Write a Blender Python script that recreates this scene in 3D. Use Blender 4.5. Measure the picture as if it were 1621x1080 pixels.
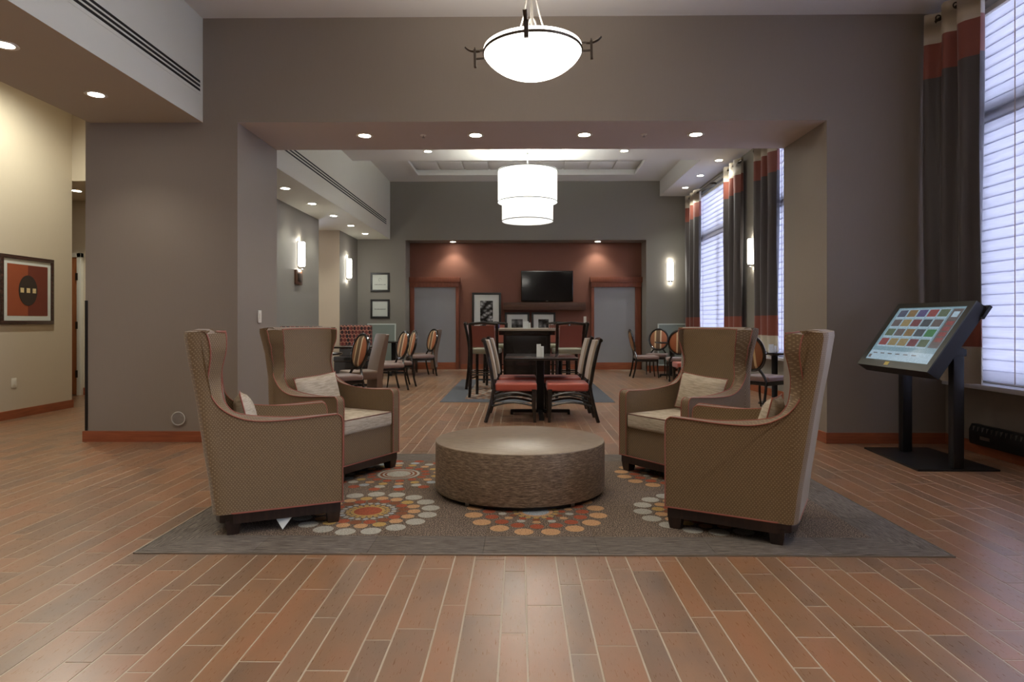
import bpy, bmesh, math, random
from mathutils import Vector, Matrix
R = math.radians
C = bpy.context.scene.collection
for o in list(bpy.data.objects): bpy.data.objects.remove(o)
random.seed(7)

# ------------------------------------------------------------------ camera, world, exposure
cam_d = bpy.data.cameras.new('camera'); cam = bpy.data.objects.new('camera', cam_d); C.objects.link(cam)
cam.location = (0, 0, 1.214); cam.rotation_euler = (R(90), 0, math.atan(0.0125))
cam_d.sensor_width = 36; cam_d.lens = 36*1000/1621.0
cam_d.shift_x = 0; cam_d.shift_y = -31/1621.0; cam_d.clip_end = 200; cam_d.clip_start = 0.05
bpy.context.scene.camera = cam
vs = bpy.context.scene.view_settings
vs.view_transform = 'Standard'; vs.look = 'None'; vs.gamma = 1; vs.exposure = 1.38
try: vs.use_curve_mapping = False
except Exception: pass
world = bpy.data.worlds.new('world'); bpy.context.scene.world = world
world.use_nodes = True
wb = world.node_tree.nodes['Background']
wb.inputs[0].default_value = (0.66, 0.75, 1.0, 1); wb.inputs[1].default_value = 3.2
DOWN_W = 13.0      # watts of every downlight
LAMP_E = 3.0       # radiance of the lit shades

# ------------------------------------------------------------------ colours and materials
def lin(v):
    v /= 255.0
    return v/12.92 if v <= 0.04045 else ((v+0.055)/1.055)**2.4
def col(r, g, b): return (lin(r), lin(g), lin(b), 1)
MATS = {}
class NT:
    def __init__(s, name):
        s.m = bpy.data.materials.new(name); s.m.use_nodes = True
        s.t = s.m.node_tree; s.b = s.t.nodes['Principled BSDF']; MATS[name] = s.m
    def n(s, kind, **kw):
        x = s.t.nodes.new(kind)
        for k, v in kw.items(): setattr(x, k, v)
        return x
    def l(s, a, b): s.t.links.new(a, b)
    def val(s, node, **kw):
        for k, v in kw.items(): node.inputs[k.replace('_', ' ')].default_value = v
        return node
def math_n(nt, op, a, b=None, c=None):
    x = nt.n('ShaderNodeMath', operation=op)
    for i, v in enumerate((a, b, c)):
        if v is None: continue
        if isinstance(v, (int, float)): x.inputs[i].default_value = v
        else: nt.l(v, x.inputs[i])
    return x.outputs[0]
def mix_c(nt, f, a, b):
    x = nt.n('ShaderNodeMix', data_type='RGBA')
    if isinstance(f, (int, float)): x.inputs[0].default_value = f
    else: nt.l(f, x.inputs[0])
    for i, v in ((6, a), (7, b)):
        if isinstance(v, tuple): x.inputs[i].default_value = v
        else: nt.l(v, x.inputs[i])
    return x.outputs[2]
def ramp(nt, f, stops):
    r = nt.n('ShaderNodeValToRGB'); e = r.color_ramp.elements
    while len(e) < len(stops): e.new(0.5)
    for i, (p, c_) in enumerate(stops): e[i].position = p; e[i].color = c_
    nt.l(f, r.inputs[0]); return r.outputs[0]
def noise(nt, vec, scale, detail=3, rough=0.5, out=0):
    x = nt.n('ShaderNodeTexNoise'); x.inputs['Scale'].default_value = scale
    x.inputs['Detail'].default_value = detail; x.inputs['Roughness'].default_value = rough
    if vec is not None: nt.l(vec, x.inputs['Vector'])
    return x.outputs[out]
def mapping(nt, vec, sc=(1, 1, 1), rot=(0, 0, 0)):
    x = nt.n('ShaderNodeMapping'); nt.l(vec, x.inputs['Vector'])
    x.inputs['Scale'].default_value = sc; x.inputs['Rotation'].default_value = rot
    return x.outputs[0]
def bump(nt, h, strength=0.2, dist=0.01):
    x = nt.n('ShaderNodeBump'); x.inputs['Strength'].default_value = strength; x.inputs['Distance'].default_value = dist
    nt.l(h, x.inputs['Height']); nt.l(x.outputs[0], nt.b.inputs['Normal'])
def objc(nt): return nt.n('ShaderNodeTexCoord').outputs['Object']
def pos(nt): return nt.n('ShaderNodeNewGeometry').outputs['Position']

def plain(name, c_, rough=0.5, metal=0.0, var=0.06, scale=6.0, bmp=0.0, bscale=200, spec=0.5, coat=0):
    nt = NT(name); p = objc(nt)
    a = tuple(min(1, x*(1-var)) for x in c_[:3])+(1,); b = tuple(min(1, x*(1+var)) for x in c_[:3])+(1,)
    nt.l(mix_c(nt, noise(nt, p, scale), a, b), nt.b.inputs['Base Color'])
    nt.b.inputs['Roughness'].default_value = rough; nt.b.inputs['Metallic'].default_value = metal
    nt.b.inputs['Specular IOR Level'].default_value = spec
    if coat: nt.b.inputs['Coat Weight'].default_value = coat; nt.b.inputs['Coat Roughness'].default_value = 0.15
    if bmp: bump(nt, noise(nt, p, bscale, 2), bmp, 0.002)
    return nt.m
def emis(name, c_, e):
    nt = NT(name); nt.b.inputs['Base Color'].default_value = (0.8, 0.8, 0.78, 1)
    lw = nt.n('ShaderNodeTexNoise'); lw.inputs['Scale'].default_value = 3
    nt.b.inputs['Emission Color'].default_value = c_
    nt.l(math_n(nt, 'MULTIPLY_ADD', lw.outputs[0], e*0.1, e*0.95), nt.b.inputs['Emission Strength'])
    return nt.m

def wallpaper(name, c_, var=0.05):
    nt = NT(name); p = pos(nt)
    s_ = mapping(nt, p, (60, 60, 1.2))
    f = noise(nt, s_, 6, 3)
    a = tuple(x*(1-var) for x in c_[:3])+(1,); b = tuple(x*(1+var) for x in c_[:3])+(1,)
    nt.l(mix_c(nt, f, a, b), nt.b.inputs['Base Color'])
    nt.b.inputs['Roughness'].default_value = 0.62; nt.b.inputs['Specular IOR Level'].default_value = 0.3
    bump(nt, f, 0.12, 0.001); return nt.m
M_WALL = wallpaper('taupe_wallcovering', col(138, 127, 115))
M_DWALL = wallpaper('taupe_wallcovering_cool_light', col(132, 127, 118))  # same wallcovering, with the cooler dining light put into its colour
M_BEIGE = wallpaper('beige_wallcovering', col(196, 182, 160))
M_RED = wallpaper('red_paint', col(128, 84, 68), 0.04)
M_WHITE = plain('white_ceiling_paint', col(214, 211, 206), 0.8, var=0.02, scale=3)
M_CREAM = plain('soffit_paint', col(206, 204, 190), 0.75, var=0.02, scale=3)
M_SOFFIT_SHADE = plain('soffit_underside_shade', col(172, 160, 140), 0.75, var=0.03, scale=3)  # soffit paint with the underside's shade and brown floor bounce in its colour
M_DARKSLOT = plain('slot_black', col(22, 20, 20), 0.7)
M_STONE = plain('sill_stone', col(205, 203, 205), 0.3, var=0.08, scale=30)

def wood(name, c1, c2, rough=0.4, axis=0, scale=1.0, coat=0.0):
    nt = NT(name); p = objc(nt)
    sc = [14*scale]*3; sc[axis] = 1.2*scale
    f = noise(nt, mapping(nt, p, tuple(sc)), 3, 6, 0.6)
    nt.l(ramp(nt, f, [(0.3, c1), (0.7, c2)]), nt.b.inputs['Base Color'])
    nt.b.inputs['Roughness'].default_value = rough
    if coat: nt.b.inputs['Coat Weight'].default_value = coat
    bump(nt, f, 0.08, 0.002); return nt.m
M_BASE = wood('orange_brown_wood', col(128, 66, 38), col(158, 88, 54), 0.45)
M_BASE_Y = wood('orange_brown_wood_along', col(128, 66, 38), col(158, 88, 54), 0.45, 1)
M_BASE_Z = wood('orange_brown_wood_upright', col(116, 60, 40), col(140, 78, 52), 0.45, 2)
M_DARKWOOD = wood('espresso_wood', col(30, 20, 17), col(52, 36, 29), 0.3, 2, coat=0.2)
M_BLACKW = wood('black_lacquered_wood', col(22, 19, 18), col(38, 32, 29), 0.22, 2, coat=0.4)
M_SHELFW = wood('brown_shelf_wood', col(70, 44, 30), col(96, 64, 44), 0.5)
M_LIGHTTOP = plain('taupe_laminate', col(150, 138, 122), 0.3)
M_BLACK = plain('black_metal', col(28, 27, 28), 0.4, 0.3)
M_BLACKG = plain('black_gloss', col(10, 10, 12), 0.12, 0.0, coat=0.6)
M_STEEL = plain('brushed_steel', col(150, 146, 140), 0.35, 0.9)
M_BRONZE = plain('dark_bronze', col(75, 66, 58), 0.4, 0.8)
M_PLASTIC = plain('white_plastic', col(222, 216, 202), 0.4)
M_PAPER = plain('paper_white', col(205, 207, 200), 0.8)
M_FRAMEDK = plain('charcoal_frame', col(38, 38, 36), 0.35)

# floor tiles
def tile_mat():
    nt = NT('terracotta_plank_tile'); p = pos(nt)
    at = nt.n('ShaderNodeAttribute'); at.attribute_name = 'tone'
    base = ramp(nt, at.outputs['Fac'], [(0.0, col(112, 92, 74)), (0.3, col(138, 104, 76)), (0.6, col(148, 109, 78)), (0.85, col(152, 106, 74)), (1.0, col(134, 110, 88))])
    blot = noise(nt, mapping(nt, p, (5, 2.2, 1)), 1.3, 3)
    b2 = ramp(nt, blot, [(0.32, col(118, 94, 78)), (0.5, col(146, 108, 78)), (0.72, col(160, 106, 74))])
    c1 = mix_c(nt, 0.42, base, b2)
    g = noise(nt, mapping(nt, p, (90, 7, 1)), 2.0, 4, 0.65)
    dark = mix_c(nt, math_n(nt, 'MULTIPLY', g, 0.25), c1, col(70, 48, 36))
    nt.l(dark, nt.b.inputs['Base Color'])
    nt.l(math_n(nt, 'MULTIPLY_ADD', g, 0.12, 0.23), nt.b.inputs['Roughness'])
    nt.b.inputs['Specular IOR Level'].default_value = 1.0
    bump(nt, g, 0.07, 0.001); return nt.m
M_TILE = tile_mat()
M_GROUT = plain('sand_grout', col(172, 157, 136), 0.45, var=0.08, scale=40, spec=0.8)

# fabrics
def fabric_dots():
    nt = NT('brown_dot_weave'); p = objc(nt)
    sx = nt.n('ShaderNodeSeparateXYZ'); nt.l(p, sx.inputs[0])
    u = math_n(nt, 'ADD', sx.outputs[0], math_n(nt, 'MULTIPLY', sx.outputs[1], 0.9))
    k = math.pi/0.0088
    a = math_n(nt, 'SINE', math_n(nt, 'MULTIPLY', u, k)); b = math_n(nt, 'SINE', math_n(nt, 'MULTIPLY', sx.outputs[2], k*0.8))
    d = math_n(nt, 'MULTIPLY', a, b)
    f = math_n(nt, 'GREATER_THAN', d, 0.52)
    n_ = noise(nt, p, 90, 2)
    base = mix_c(nt, n_, col(102, 81, 53), col(124, 99, 66))
    nt.l(mix_c(nt, math_n(nt, 'MULTIPLY', f, 0.48), base, col(176, 154, 118)), nt.b.inputs['Base Color'])
    nt.b.inputs['Roughness'].default_value = 0.6; nt.b.inputs['Sheen Weight'].default_value = 0.25
    nt.b.inputs['Specular IOR Level'].default_value = 0.35
    bump(nt, math_n(nt, 'ADD', d, n_), 0.15, 0.001); return nt.m
M_DOT = fabric_dots()
def fabric_plain(name, c_, sc=400, rough=0.8, var=0.14, sheen=0.2):
    nt = NT(name); p = objc(nt); n_ = noise(nt, p, sc, 2)
    a = tuple(x*(1-var) for x in c_[:3])+(1,); b = tuple(min(1, x*(1+var)) for x in c_[:3])+(1,)
    nt.l(mix_c(nt, n_, a, b), nt.b.inputs['Base Color']); nt.b.inputs['Roughness'].default_value = rough
    nt.b.inputs['Sheen Weight'].default_value = sheen; bump(nt, n_, 0.2, 0.001); return nt.m
M_PIPE = fabric_plain('rust_piping', col(152, 84, 66))
M_PIPE_D = fabric_plain('brown_cushion_piping', col(112, 62, 46))
M_LEATHER = fabric_plain('brown_leatherette', col(112, 84, 60), 150, 0.45, 0.05)
def fabric_cream():
    nt = NT('cream_ribbed_fabric'); p = objc(nt)
    n_ = noise(nt, mapping(nt, p, (12, 12, 130)), 1.0, 4, 0.7)
    n2 = noise(nt, p, 300, 2)
    c_ = ramp(nt, n_, [(0.35, col(150, 134, 110)), (0.6, col(196, 182, 158))])
    nt.l(mix_c(nt, math_n(nt, 'MULTIPLY', n2, 0.4), c_, col(214, 202, 178)), nt.b.inputs['Base Color'])
    nt.b.inputs['Roughness'].default_value = 0.85; bump(nt, n_, 0.35, 0.003); return nt.m
M_CREAMF = fabric_cream()
M_REDSEAT = fabric_plain('rust_red_vinyl', col(168, 78, 60), 60, 0.35, 0.06)
M_TANFAB = fabric_plain('tan_fabric', col(160, 142, 122), 200, 0.7)
M_REDBACK = fabric_plain('dark_red_vinyl', col(130, 66, 50), 60, 0.4, 0.06)
M_SAGE = fabric_plain('sage_green_vinyl', col(148, 144, 118), 60, 0.4, 0.06)
M_MAUVE = fabric_plain('mauve_brown_vinyl', col(126, 100, 90), 60, 0.45, 0.08)
def stripes(name, cols, width, axis=1, off=0.0):
    nt = NT(name); p = objc(nt); sx = nt.n('ShaderNodeSeparateXYZ'); nt.l(p, sx.inputs[0])
    f = math_n(nt, 'FRACT', math_n(nt, 'MULTIPLY_ADD', sx.outputs[axis], 1/width, 0.5+off))
    r = nt.n('ShaderNodeValToRGB'); r.color_ramp.interpolation = 'CONSTANT'; e = r.color_ramp.elements
    while len(e) < len(cols): e.new(0.5)
    for i, (q, c_) in enumerate(cols): e[i].position = q; e[i].color = c_
    nt.l(f, r.inputs[0]); nt.l(r.outputs[0], nt.b.inputs['Base Color']); nt.b.inputs['Roughness'].default_value = 0.7
    return nt.m
M_STRIPE = stripes('striped_orange_fabric', [(0, col(150, 96, 60)), (0.28, col(214, 186, 140)), (0.36, col(112, 84, 58)), (0.58, col(226, 200, 160)), (0.66, col(170, 100, 62))], 0.42)
def ovals():
    nt = NT('red_black_oval_fabric'); p = objc(nt); sx = nt.n('ShaderNodeSeparateXYZ'); nt.l(p, sx.inputs[0])
    u = math_n(nt, 'ADD', sx.outputs[0], sx.outputs[1]); v = sx.outputs[2]
    row = math_n(nt, 'FLOOR', math_n(nt, 'MULTIPLY', v, 1/0.085))
    uu = math_n(nt, 'FRACT', math_n(nt, 'MULTIPLY_ADD', row, 0.37, math_n(nt, 'MULTIPLY', u, 1/0.075)))
    vv = math_n(nt, 'FRACT', math_n(nt, 'MULTIPLY', v, 1/0.085))
    du = math_n(nt, 'POWER', math_n(nt, 'SUBTRACT', uu, 0.5), 2); dv = math_n(nt, 'POWER', math_n(nt, 'SUBTRACT', vv, 0.5), 2)
    d = math_n(nt, 'ADD', du, dv)
    inn = math_n(nt, 'LESS_THAN', d, 0.21)
    n_ = noise(nt, mapping(nt, p, (9, 9, 0.5)), 2, 1)
    c1 = ramp(nt, n_, [(0.45, col(30, 16, 22)), (0.6, col(110, 42, 36))])
    nt.l(mix_c(nt, inn, col(160, 108, 90), c1), nt.b.inputs['Base Color']); nt.b.inputs['Roughness'].default_value = 0.7
    return nt.m
M_OVAL = ovals()
def cloth_curtain(name, c_):
    nt = NT(name); p = objc(nt); n_ = noise(nt, p, 250, 2)
    nt.l(mix_c(nt, n_, tuple(x*.9 for x in c_[:3])+(1,), tuple(x*1.1 for x in c_[:3])+(1,)), nt.b.inputs['Base Color'])
    nt.b.inputs['Roughness'].default_value = 0.55; nt.b.inputs['Sheen Weight'].default_value = 0.3; return nt.m
M_CU_CREAM = cloth_curtain('curtain_cream', col(186, 176, 156))
M_CU_RUST = cloth_curtain('curtain_rust', col(128, 62, 44))
M_CU_DARK = cloth_curtain('curtain_charcoal', col(66, 58, 56))

# shade slats: translucent woven fabric
def slat_mat():
    nt = NT('sheer_woven_slat'); t = nt.t; p = pos(nt)
    n_ = noise(nt, mapping(nt, p, (30, 3, 160)), 1.0, 2)
    c_ = mix_c(nt, n_, col(205, 200, 205), col(236, 234, 238))
    nt.l(c_, nt.b.inputs['Base Color']); nt.b.inputs['Roughness'].default_value = 0.7
    tr = nt.n('ShaderNodeBsdfTranslucent'); nt.l(c_, tr.inputs[0])
    tp = nt.n('ShaderNodeBsdfTransparent'); tp.inputs[0].default_value = (0.9, 0.92, 1, 1)
    m1 = nt.n('ShaderNodeMixShader'); m1.inputs[0].default_value = 0.6
    nt.l(nt.b.outputs[0], m1.inputs[1]); nt.l(tr.outputs[0], m1.inputs[2])
    m2 = nt.n('ShaderNodeMixShader'); m2.inputs[0].default_value = 0.35
    nt.l(m1.outputs[0], m2.inputs[1]); nt.l(tp.outputs[0], m2.inputs[2])
    out = [x for x in t.nodes if x.type == 'OUTPUT_MATERIAL'][0]; nt.l(m2.outputs[0], out.inputs[0]); return nt.m
M_SLAT = slat_mat()
M_BATTEN = plain('shade_batten', col(186, 166, 154), 0.6)
def glass_mat(name, c_=(1, 1, 1, 1), rough=0.0):
    nt = NT(name); nt.b.inputs['Base Color'].default_value = c_
    nt.b.inputs['Transmission Weight'].default_value = 1; nt.b.inputs['Roughness'].default_value = rough
    nt.b.inputs['IOR'].default_value = 1.45; return nt.m
def pane_mat():
    nt = NT('window_glass'); gl = nt.n('ShaderNodeBsdfGlossy'); gl.inputs['Roughness'].default_value = 0.02
    tp = nt.n('ShaderNodeBsdfTransparent'); mx = nt.n('ShaderNodeMixShader'); fr = nt.n('ShaderNodeFresnel')
    nt.l(fr.outputs[0], mx.inputs[0]); nt.l(tp.outputs[0], mx.inputs[1]); nt.l(gl.outputs[0], mx.inputs[2])
    out = [x for x in nt.t.nodes if x.type == 'OUTPUT_MATERIAL'][0]; nt.l(mx.outputs[0], out.inputs[0]); return nt.m
M_PANE = pane_mat()
M_GLASS = glass_mat('clear_glass')
M_ALU = plain('dark_window_frame', col(70, 66, 70), 0.5, 0.3)
M_FROST = plain('frosted_glass_door', col(150, 150, 152), 0.28, var=0.03, scale=2)
M_LAMP = emis('lit_opal_glass', (1, 0.95, 0.86, 1), LAMP_E)
M_DRUM = emis('lit_drum_fabric', (1, 0.97, 0.90, 1), 0.62)
M_DLENS = emis('lit_downlight_lens', (1, 0.94, 0.84, 1), 22)
M_SCONCE = emis('lit_sconce_glass', (1, 0.97, 0.88, 1), 4)
# ------------------------------------------------------------------ mesh helpers
class MB:
    def __init__(s): s.v = []; s.f = []; s.mi = []
    def add(s, vs, fs, mi=0):
        k = len(s.v); s.v += [tuple(v) for v in vs]
        for f in fs: s.f.append(tuple(i+k for i in f)); s.mi.append(mi)
        return s
    def box(s, x0, x1, y0, y1, z0, z1, mi=0, b=0.0):
        if b <= 0:
            vs = [(x, y, z) for x in (x0, x1) for y in (y0, y1) for z in (z0, z1)]
            return s.add(vs, [(0, 1, 3, 2), (4, 6, 7, 5), (0, 4, 5, 1), (2, 3, 7, 6), (0, 2, 6, 4), (1, 5, 7, 3)], mi)
        bm = bmesh.new(); bmesh.ops.create_cube(bm, size=1)
        for v in bm.verts:
            v.co = Vector(((x0+x1)/2+v.co.x*(x1-x0), (y0+y1)/2+v.co.y*(y1-y0), (z0+z1)/2+v.co.z*(z1-z0)))
        bmesh.ops.bevel(bm, geom=bm.edges[:], offset=b, segments=3 if b > 0.012 else 2, profile=0.6, affect='EDGES')
        bm.verts.index_update(); s.add([v.co[:] for v in bm.verts], [tuple(v.index for v in f.verts) for f in bm.faces], mi); bm.free(); return s
    def tube(s, pts, r, n=8, closed=False, mi=0, rs=None, flat=1.0):
        pts = [Vector(p) for p in pts]; N = len(pts); rings = []
        up = Vector((0, 0, 1)); prev = None
        for i, p in enumerate(pts):
            a = pts[(i-1) % N] if (closed or i > 0) else p; b = pts[(i+1) % N] if (closed or i < N-1) else p
            t = (b-a).normalized()
            if prev is None:
                q = up if abs(t.z) < 0.9 else Vector((1, 0, 0)); x = t.cross(q).normalized()
            else:
                x = (prev - t*prev.dot(t)).normalized()
            prev = x; y = t.cross(x)
            rr = rs[i] if rs else r
            rings.append([p + (x*math.cos(2*math.pi*k/n) + y*math.sin(2*math.pi*k/n)*flat)*rr for k in range(n)])
        vs = [v for r_ in rings for v in r_]; fs = []
        for i in range(N if closed else N-1):
            j = (i+1) % N
            for k in range(n): fs.append((i*n+k, i*n+(k+1) % n, j*n+(k+1) % n, j*n+k))
        if not closed: fs.append(tuple(range(n))[::-1]); fs.append(tuple((N-1)*n+k for k in range(n)))
        return s.add(vs, fs, mi)
    def lathe(s, prof, n=32, c=(0, 0, 0), mi=0, sx=1, sy=1, a0=0, a1=2*math.pi, capb=False, capt=False):
        full = abs(a1-a0-2*math.pi) < 1e-6; m = n if full else n+1; vs = []
        for r, z in prof:
            for k in range(m):
                a = a0+(a1-a0)*k/n; vs.append((c[0]+r*math.cos(a)*sx, c[1]+r*math.sin(a)*sy, c[2]+z))
        fs = []
        for i in range(len(prof)-1):
            for k in range(n):
                k2 = (k+1) % m; fs.append((i*m+k, i*m+k2, (i+1)*m+k2, (i+1)*m+k))
        if capb: fs.append(tuple(range(m))[::-1])
        if capt: fs.append(tuple((len(prof)-1)*m+k for k in range(m)))
        return s.add(vs, fs, mi)
    def prism(s, poly, a, b, axis='y', mi=0):
        def P(p, t): return {'y': (p[0], t, p[1]), 'x': (t, p[0], p[1]), 'z': (p[0], p[1], t)}[axis]
        n = len(poly); vs = [P(p, a) for p in poly]+[P(p, b) for p in poly]
        return s.add(vs, [tuple(range(n)), tuple(range(2*n-1, n-1, -1))]+[(i, (i+1) % n, n+(i+1) % n, n+i)[::-1] for i in range(n)], mi)
    def loft(s, secs, closed=True, caps=True, mi=0):
        n = len(secs[0]); vs = [p for q in secs for p in q]; fs = []
        for i in range(len(secs)-1):
            for k in range(n if closed else n-1):
                k2 = (k+1) % n; fs.append((i*n+k, i*n+k2, (i+1)*n+k2, (i+1)*n+k))
        if caps: fs.append(tuple(range(n))[::-1]); fs.append(tuple((len(secs)-1)*n+k for k in range(n)))
        return s.add(vs, fs, mi)
    def xf(s, m):
        s.v = [tuple(m @ Vector(v)) for v in s.v]; return s
    def mesh(s, name, mats, smooth=35, weld=False, sub=0):
        me = bpy.data.meshes.new(name); me.from_pydata(s.v, [], s.f)
        for m in (mats if isinstance(mats, (list, tuple)) else [mats]): me.materials.append(m)
        me.polygons.foreach_set('material_index', s.mi)
        bm = bmesh.new(); bm.from_mesh(me)
        if weld: bmesh.ops.remove_doubles(bm, verts=bm.verts, dist=1e-5)
        if sub:
            bmesh.ops.subdivide_edges(bm, edges=bm.edges[:], cuts=sub, use_grid_fill=True, smooth=1.0)
        bmesh.ops.recalc_face_normals(bm, faces=bm.faces); bm.to_mesh(me); bm.free()
        if smooth:
            me.polygons.foreach_set('use_smooth', [True]*len(me.polygons)); me.set_sharp_from_angle(angle=R(smooth))
        me.update(); return me
def link(name, me, parent=None):
    o = bpy.data.objects.new(name, me); C.objects.link(o)
    if parent: o.parent = parent
    return o
def obj(name, mb, mats, parent=None, smooth=35, **k): return link(name, mb.mesh(name, mats, smooth, **k), parent)
def tag(o, label, cat, group=None):
    o['label'] = label; o['category'] = cat
    if group: o['group'] = group
    return o
def thing(name, label, cat, loc=(0, 0, 0), rz=0, group=None):
    o = bpy.data.objects.new(name, None); C.objects.link(o); o.empty_display_size = 0.1
    o.location = loc; o.rotation_euler = (0, 0, rz); return tag(o, label, cat, group)
def struct(name, mb, mats, parent=None, smooth=0):
    o = obj(name, mb, mats, parent, smooth)
    if not parent: o['kind'] = 'structure'
    return o
def sbox(name, *b, m=None, parent=None, bev=0): return struct(name, MB().box(*b, b=bev), m or M_WALL, parent)
def dup(root, loc=None, rz=None, label=None, group=None):
    r = root.copy(); C.objects.link(r)
    if loc is not None: r.location = loc
    if rz is not None: r.rotation_euler = (0, 0, rz)
    if label: r['label'] = label
    if group: r['group'] = group
    for ch in list(root.children):
        c = ch.copy(); C.objects.link(c); c.parent = r
        for g in list(ch.children):
            d = g.copy(); C.objects.link(d); d.parent = c
    return r
def crom(pts, n=5):
    out = []; P = [pts[0]]+list(pts)+[pts[-1]]
    for i in range(1, len(P)-2):
        for k in range(n):
            t = k/n
            out.append(tuple(0.5*((2*P[i][j])+(-P[i-1][j]+P[i+1][j])*t+(2*P[i-1][j]-5*P[i][j]+4*P[i+1][j]-P[i+2][j])*t*t+(-P[i-1][j]+3*P[i][j]-3*P[i+1][j]+P[i+2][j])*t**3) for j in range(len(pts[0]))))
    out.append(tuple(pts[-1])); return out

# ------------------------------------------------------------------ THE SETTING
CH, SF = 4.27, 3.22      # ceiling height, soffit height
WXL, WXR = -6.33, 4.23
# floor: grout bed + tiles
floor = struct('floor', MB().box(-9.2, 4.45, -4, 16.1, -0.12, -0.0012), M_GROUT)
pairs = 0.258; TL = 0.607; g_ = 0.0025
def tone_mesh(w, L, tones, name):
    me = bpy.data.meshes.new(name)
    x, y = w/2-g_, L/2-g_; b = 0.0015
    vs = [(-x, -y, -0.004), (x, -y, -0.004), (x, y, -0.004), (-x, y, -0.004), (-x+b, -y+b, 0), (x-b, -y+b, 0), (x-b, y-b, 0), (-x+b, y-b, 0)]
    fs = [(4, 5, 6, 7), (0, 1, 5, 4), (1, 2, 6, 5), (2, 3, 7, 6), (3, 0, 4, 7)]
    me.from_pydata(vs, [], fs); a = me.attributes.new('tone', 'FLOAT', 'FACE'); a.data.foreach_set('value', [tones]*5)
    me.materials.append(M_TILE); me.update(); return me
near_phase = {}   # measured offsets of cross joints (row index -> y of a joint)
meas = {(-1, 'w'): 2.605, (0, 'n'): 2.457, (0, 'w'): 2.70, (1, 'n'): 2.308, (1, 'w'): 2.368, (2, 'n'): 2.498, (2, 'w'): 2.473, (-1, 'n'): 2.70, (-2, 'w'): 2.49, (-2, 'n'): 2.40, (-3, 'w'): 2.795, (-3, 'n'): 2.58}
tiles = []
for i in range(-35, 17):
    for kind, x0, w in (('n', -0.0755+pairs*i, 0.103), ('w', 0.0275+pairs*i, 0.155)):
        xc = x0+w/2
        if xc+w/2 > 4.45 or xc-w/2 < -9.1: continue
        ph = meas.get((i, kind), random.random()*TL)
        k0 = math.floor((-4-ph)/TL)+1
        y = ph+k0*TL
        while y+TL < 16.05:
            yc = y+TL/2
            vis = yc > 1.9 and abs(xc)/max(yc, .1) < 0.84
            on_rug = -1.95 < xc < 2.15 and 3.4 < yc < 5.6
            tiles.append((0 if (vis and not on_rug) else 1, yc, xc, w, kind)); y += TL
tiles.sort()
variants = {(k, t): tone_mesh(w, TL, t/9, 'tile') for k, w in (('n', .103), ('w', .155)) for t in range(10)}
for (hid, yc, xc, w, kind) in tiles[:300]:
    o = link('tile', variants[(kind, random.randrange(10))], floor); o.location = (xc, yc, random.uniform(-0.0006, 0.0006))
tv, tf, tt = [], [], []
for (hid, yc, xc, w, kind) in tiles[300:]:
    x, y = w/2-g_, TL/2-g_; b = 0.0015; k = len(tv); t = random.random()
    tv += [(xc-x, yc-y, -.004), (xc+x, yc-y, -.004), (xc+x, yc+y, -.004), (xc-x, yc+y, -.004), (xc-x+b, yc-y+b, 0), (xc+x-b, yc-y+b, 0), (xc+x-b, yc+y-b, 0), (xc-x+b, yc+y-b, 0)]
    for f in ((4, 5, 6, 7), (0, 1, 5, 4), (1, 2, 6, 5), (2, 3, 7, 6), (3, 0, 4, 7)): tf.append(tuple(q+k for q in f)); tt.append(t)
me = bpy.data.meshes.new('far_tiles'); me.from_pydata(tv, [], tf); a = me.attributes.new('tone', 'FLOAT', 'FACE'); a.data.foreach_set('value', tt)
me.materials.append(M_TILE); me.update(); ft = link('far_tiles', me, floor); ft['kind'] = 'stuff'

# front room shell
sbox('ceiling', WXL-.2, 4.45, -4, 6.34, CH, CH+.15, m=M_WHITE)
sbox('ceiling_hall', -9.2, -4.38, 6.34, 8.85, CH, CH+.15, m=M_WHITE)
sbox('wall_behind_camera', -6.5, 4.45, -4.15, -4, 0, CH+.15)
sbox('wall_hall_left', WXL-.17, WXL, -4, 8.85, 0, CH, m=M_BEIGE)
sbox('wall_front_left', -4.39, -2.845, 6.33, 7.36, 0, CH)
bm_ = struct('wall_front_beam', MB().box(-2.845, 3.057, 6.33, 7.36, SF, CH), [M_WALL, plain('beam_underside_bounce', col(188, 176, 168), .7, var=.02)])  # wall taupe lightened on the underside to stand in for bounced light
for p in bm_.data.polygons:
    if p.normal.z < -.5: p.material_index = 1
sbox('wall_front_right', 3.057, WXR+.2, 6.33, 7.36, 0, CH)
so = MB().box(-4.34, -3.197, -4, 6.33, SF, CH)
sf = struct('ceiling_soffit_front', so, [M_CREAM, M_SOFFIT_SHADE])
for p in sf.data.polygons:
    if p.normal.z < -0.5: p.material_index = 1
# slot diffusers
def slot(parent, x, y0, y1, zs):
    obj('slot_diffuser', MB().box(x-.004, x+.002, y0-.02, y1+.02, zs[-1]-.045, zs[0]+.045), M_CREAM, parent, 0)
    for z in zs: obj('slot', MB().box(x-.003, x+.004, y0, y1, z-.012, z+.012), M_DARKSLOT, parent, 0)
slot(sf, -3.197, -1.0, 6.27, (3.608, 3.566, 3.524))
# hallway beyond on the left
sbox('ceiling_hall_bulkhead', -9.2, -4.38, 8.85, 10.36, SF-.02, CH+.15, m=M_BEIGE)
sbox('wall_hall_far', -9.2, -4.38, 10.36, 10.5, 0, SF, m=M_BEIGE)
sbox('wall_hall_end', -9.3, -9.2, 6, 16, 0, CH+.2, m=M_BEIGE)
sbox('wall_hall_partition', -9.2, WXL-.17, 8.7, 8.85, 0, CH, m=M_BEIGE)
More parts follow.
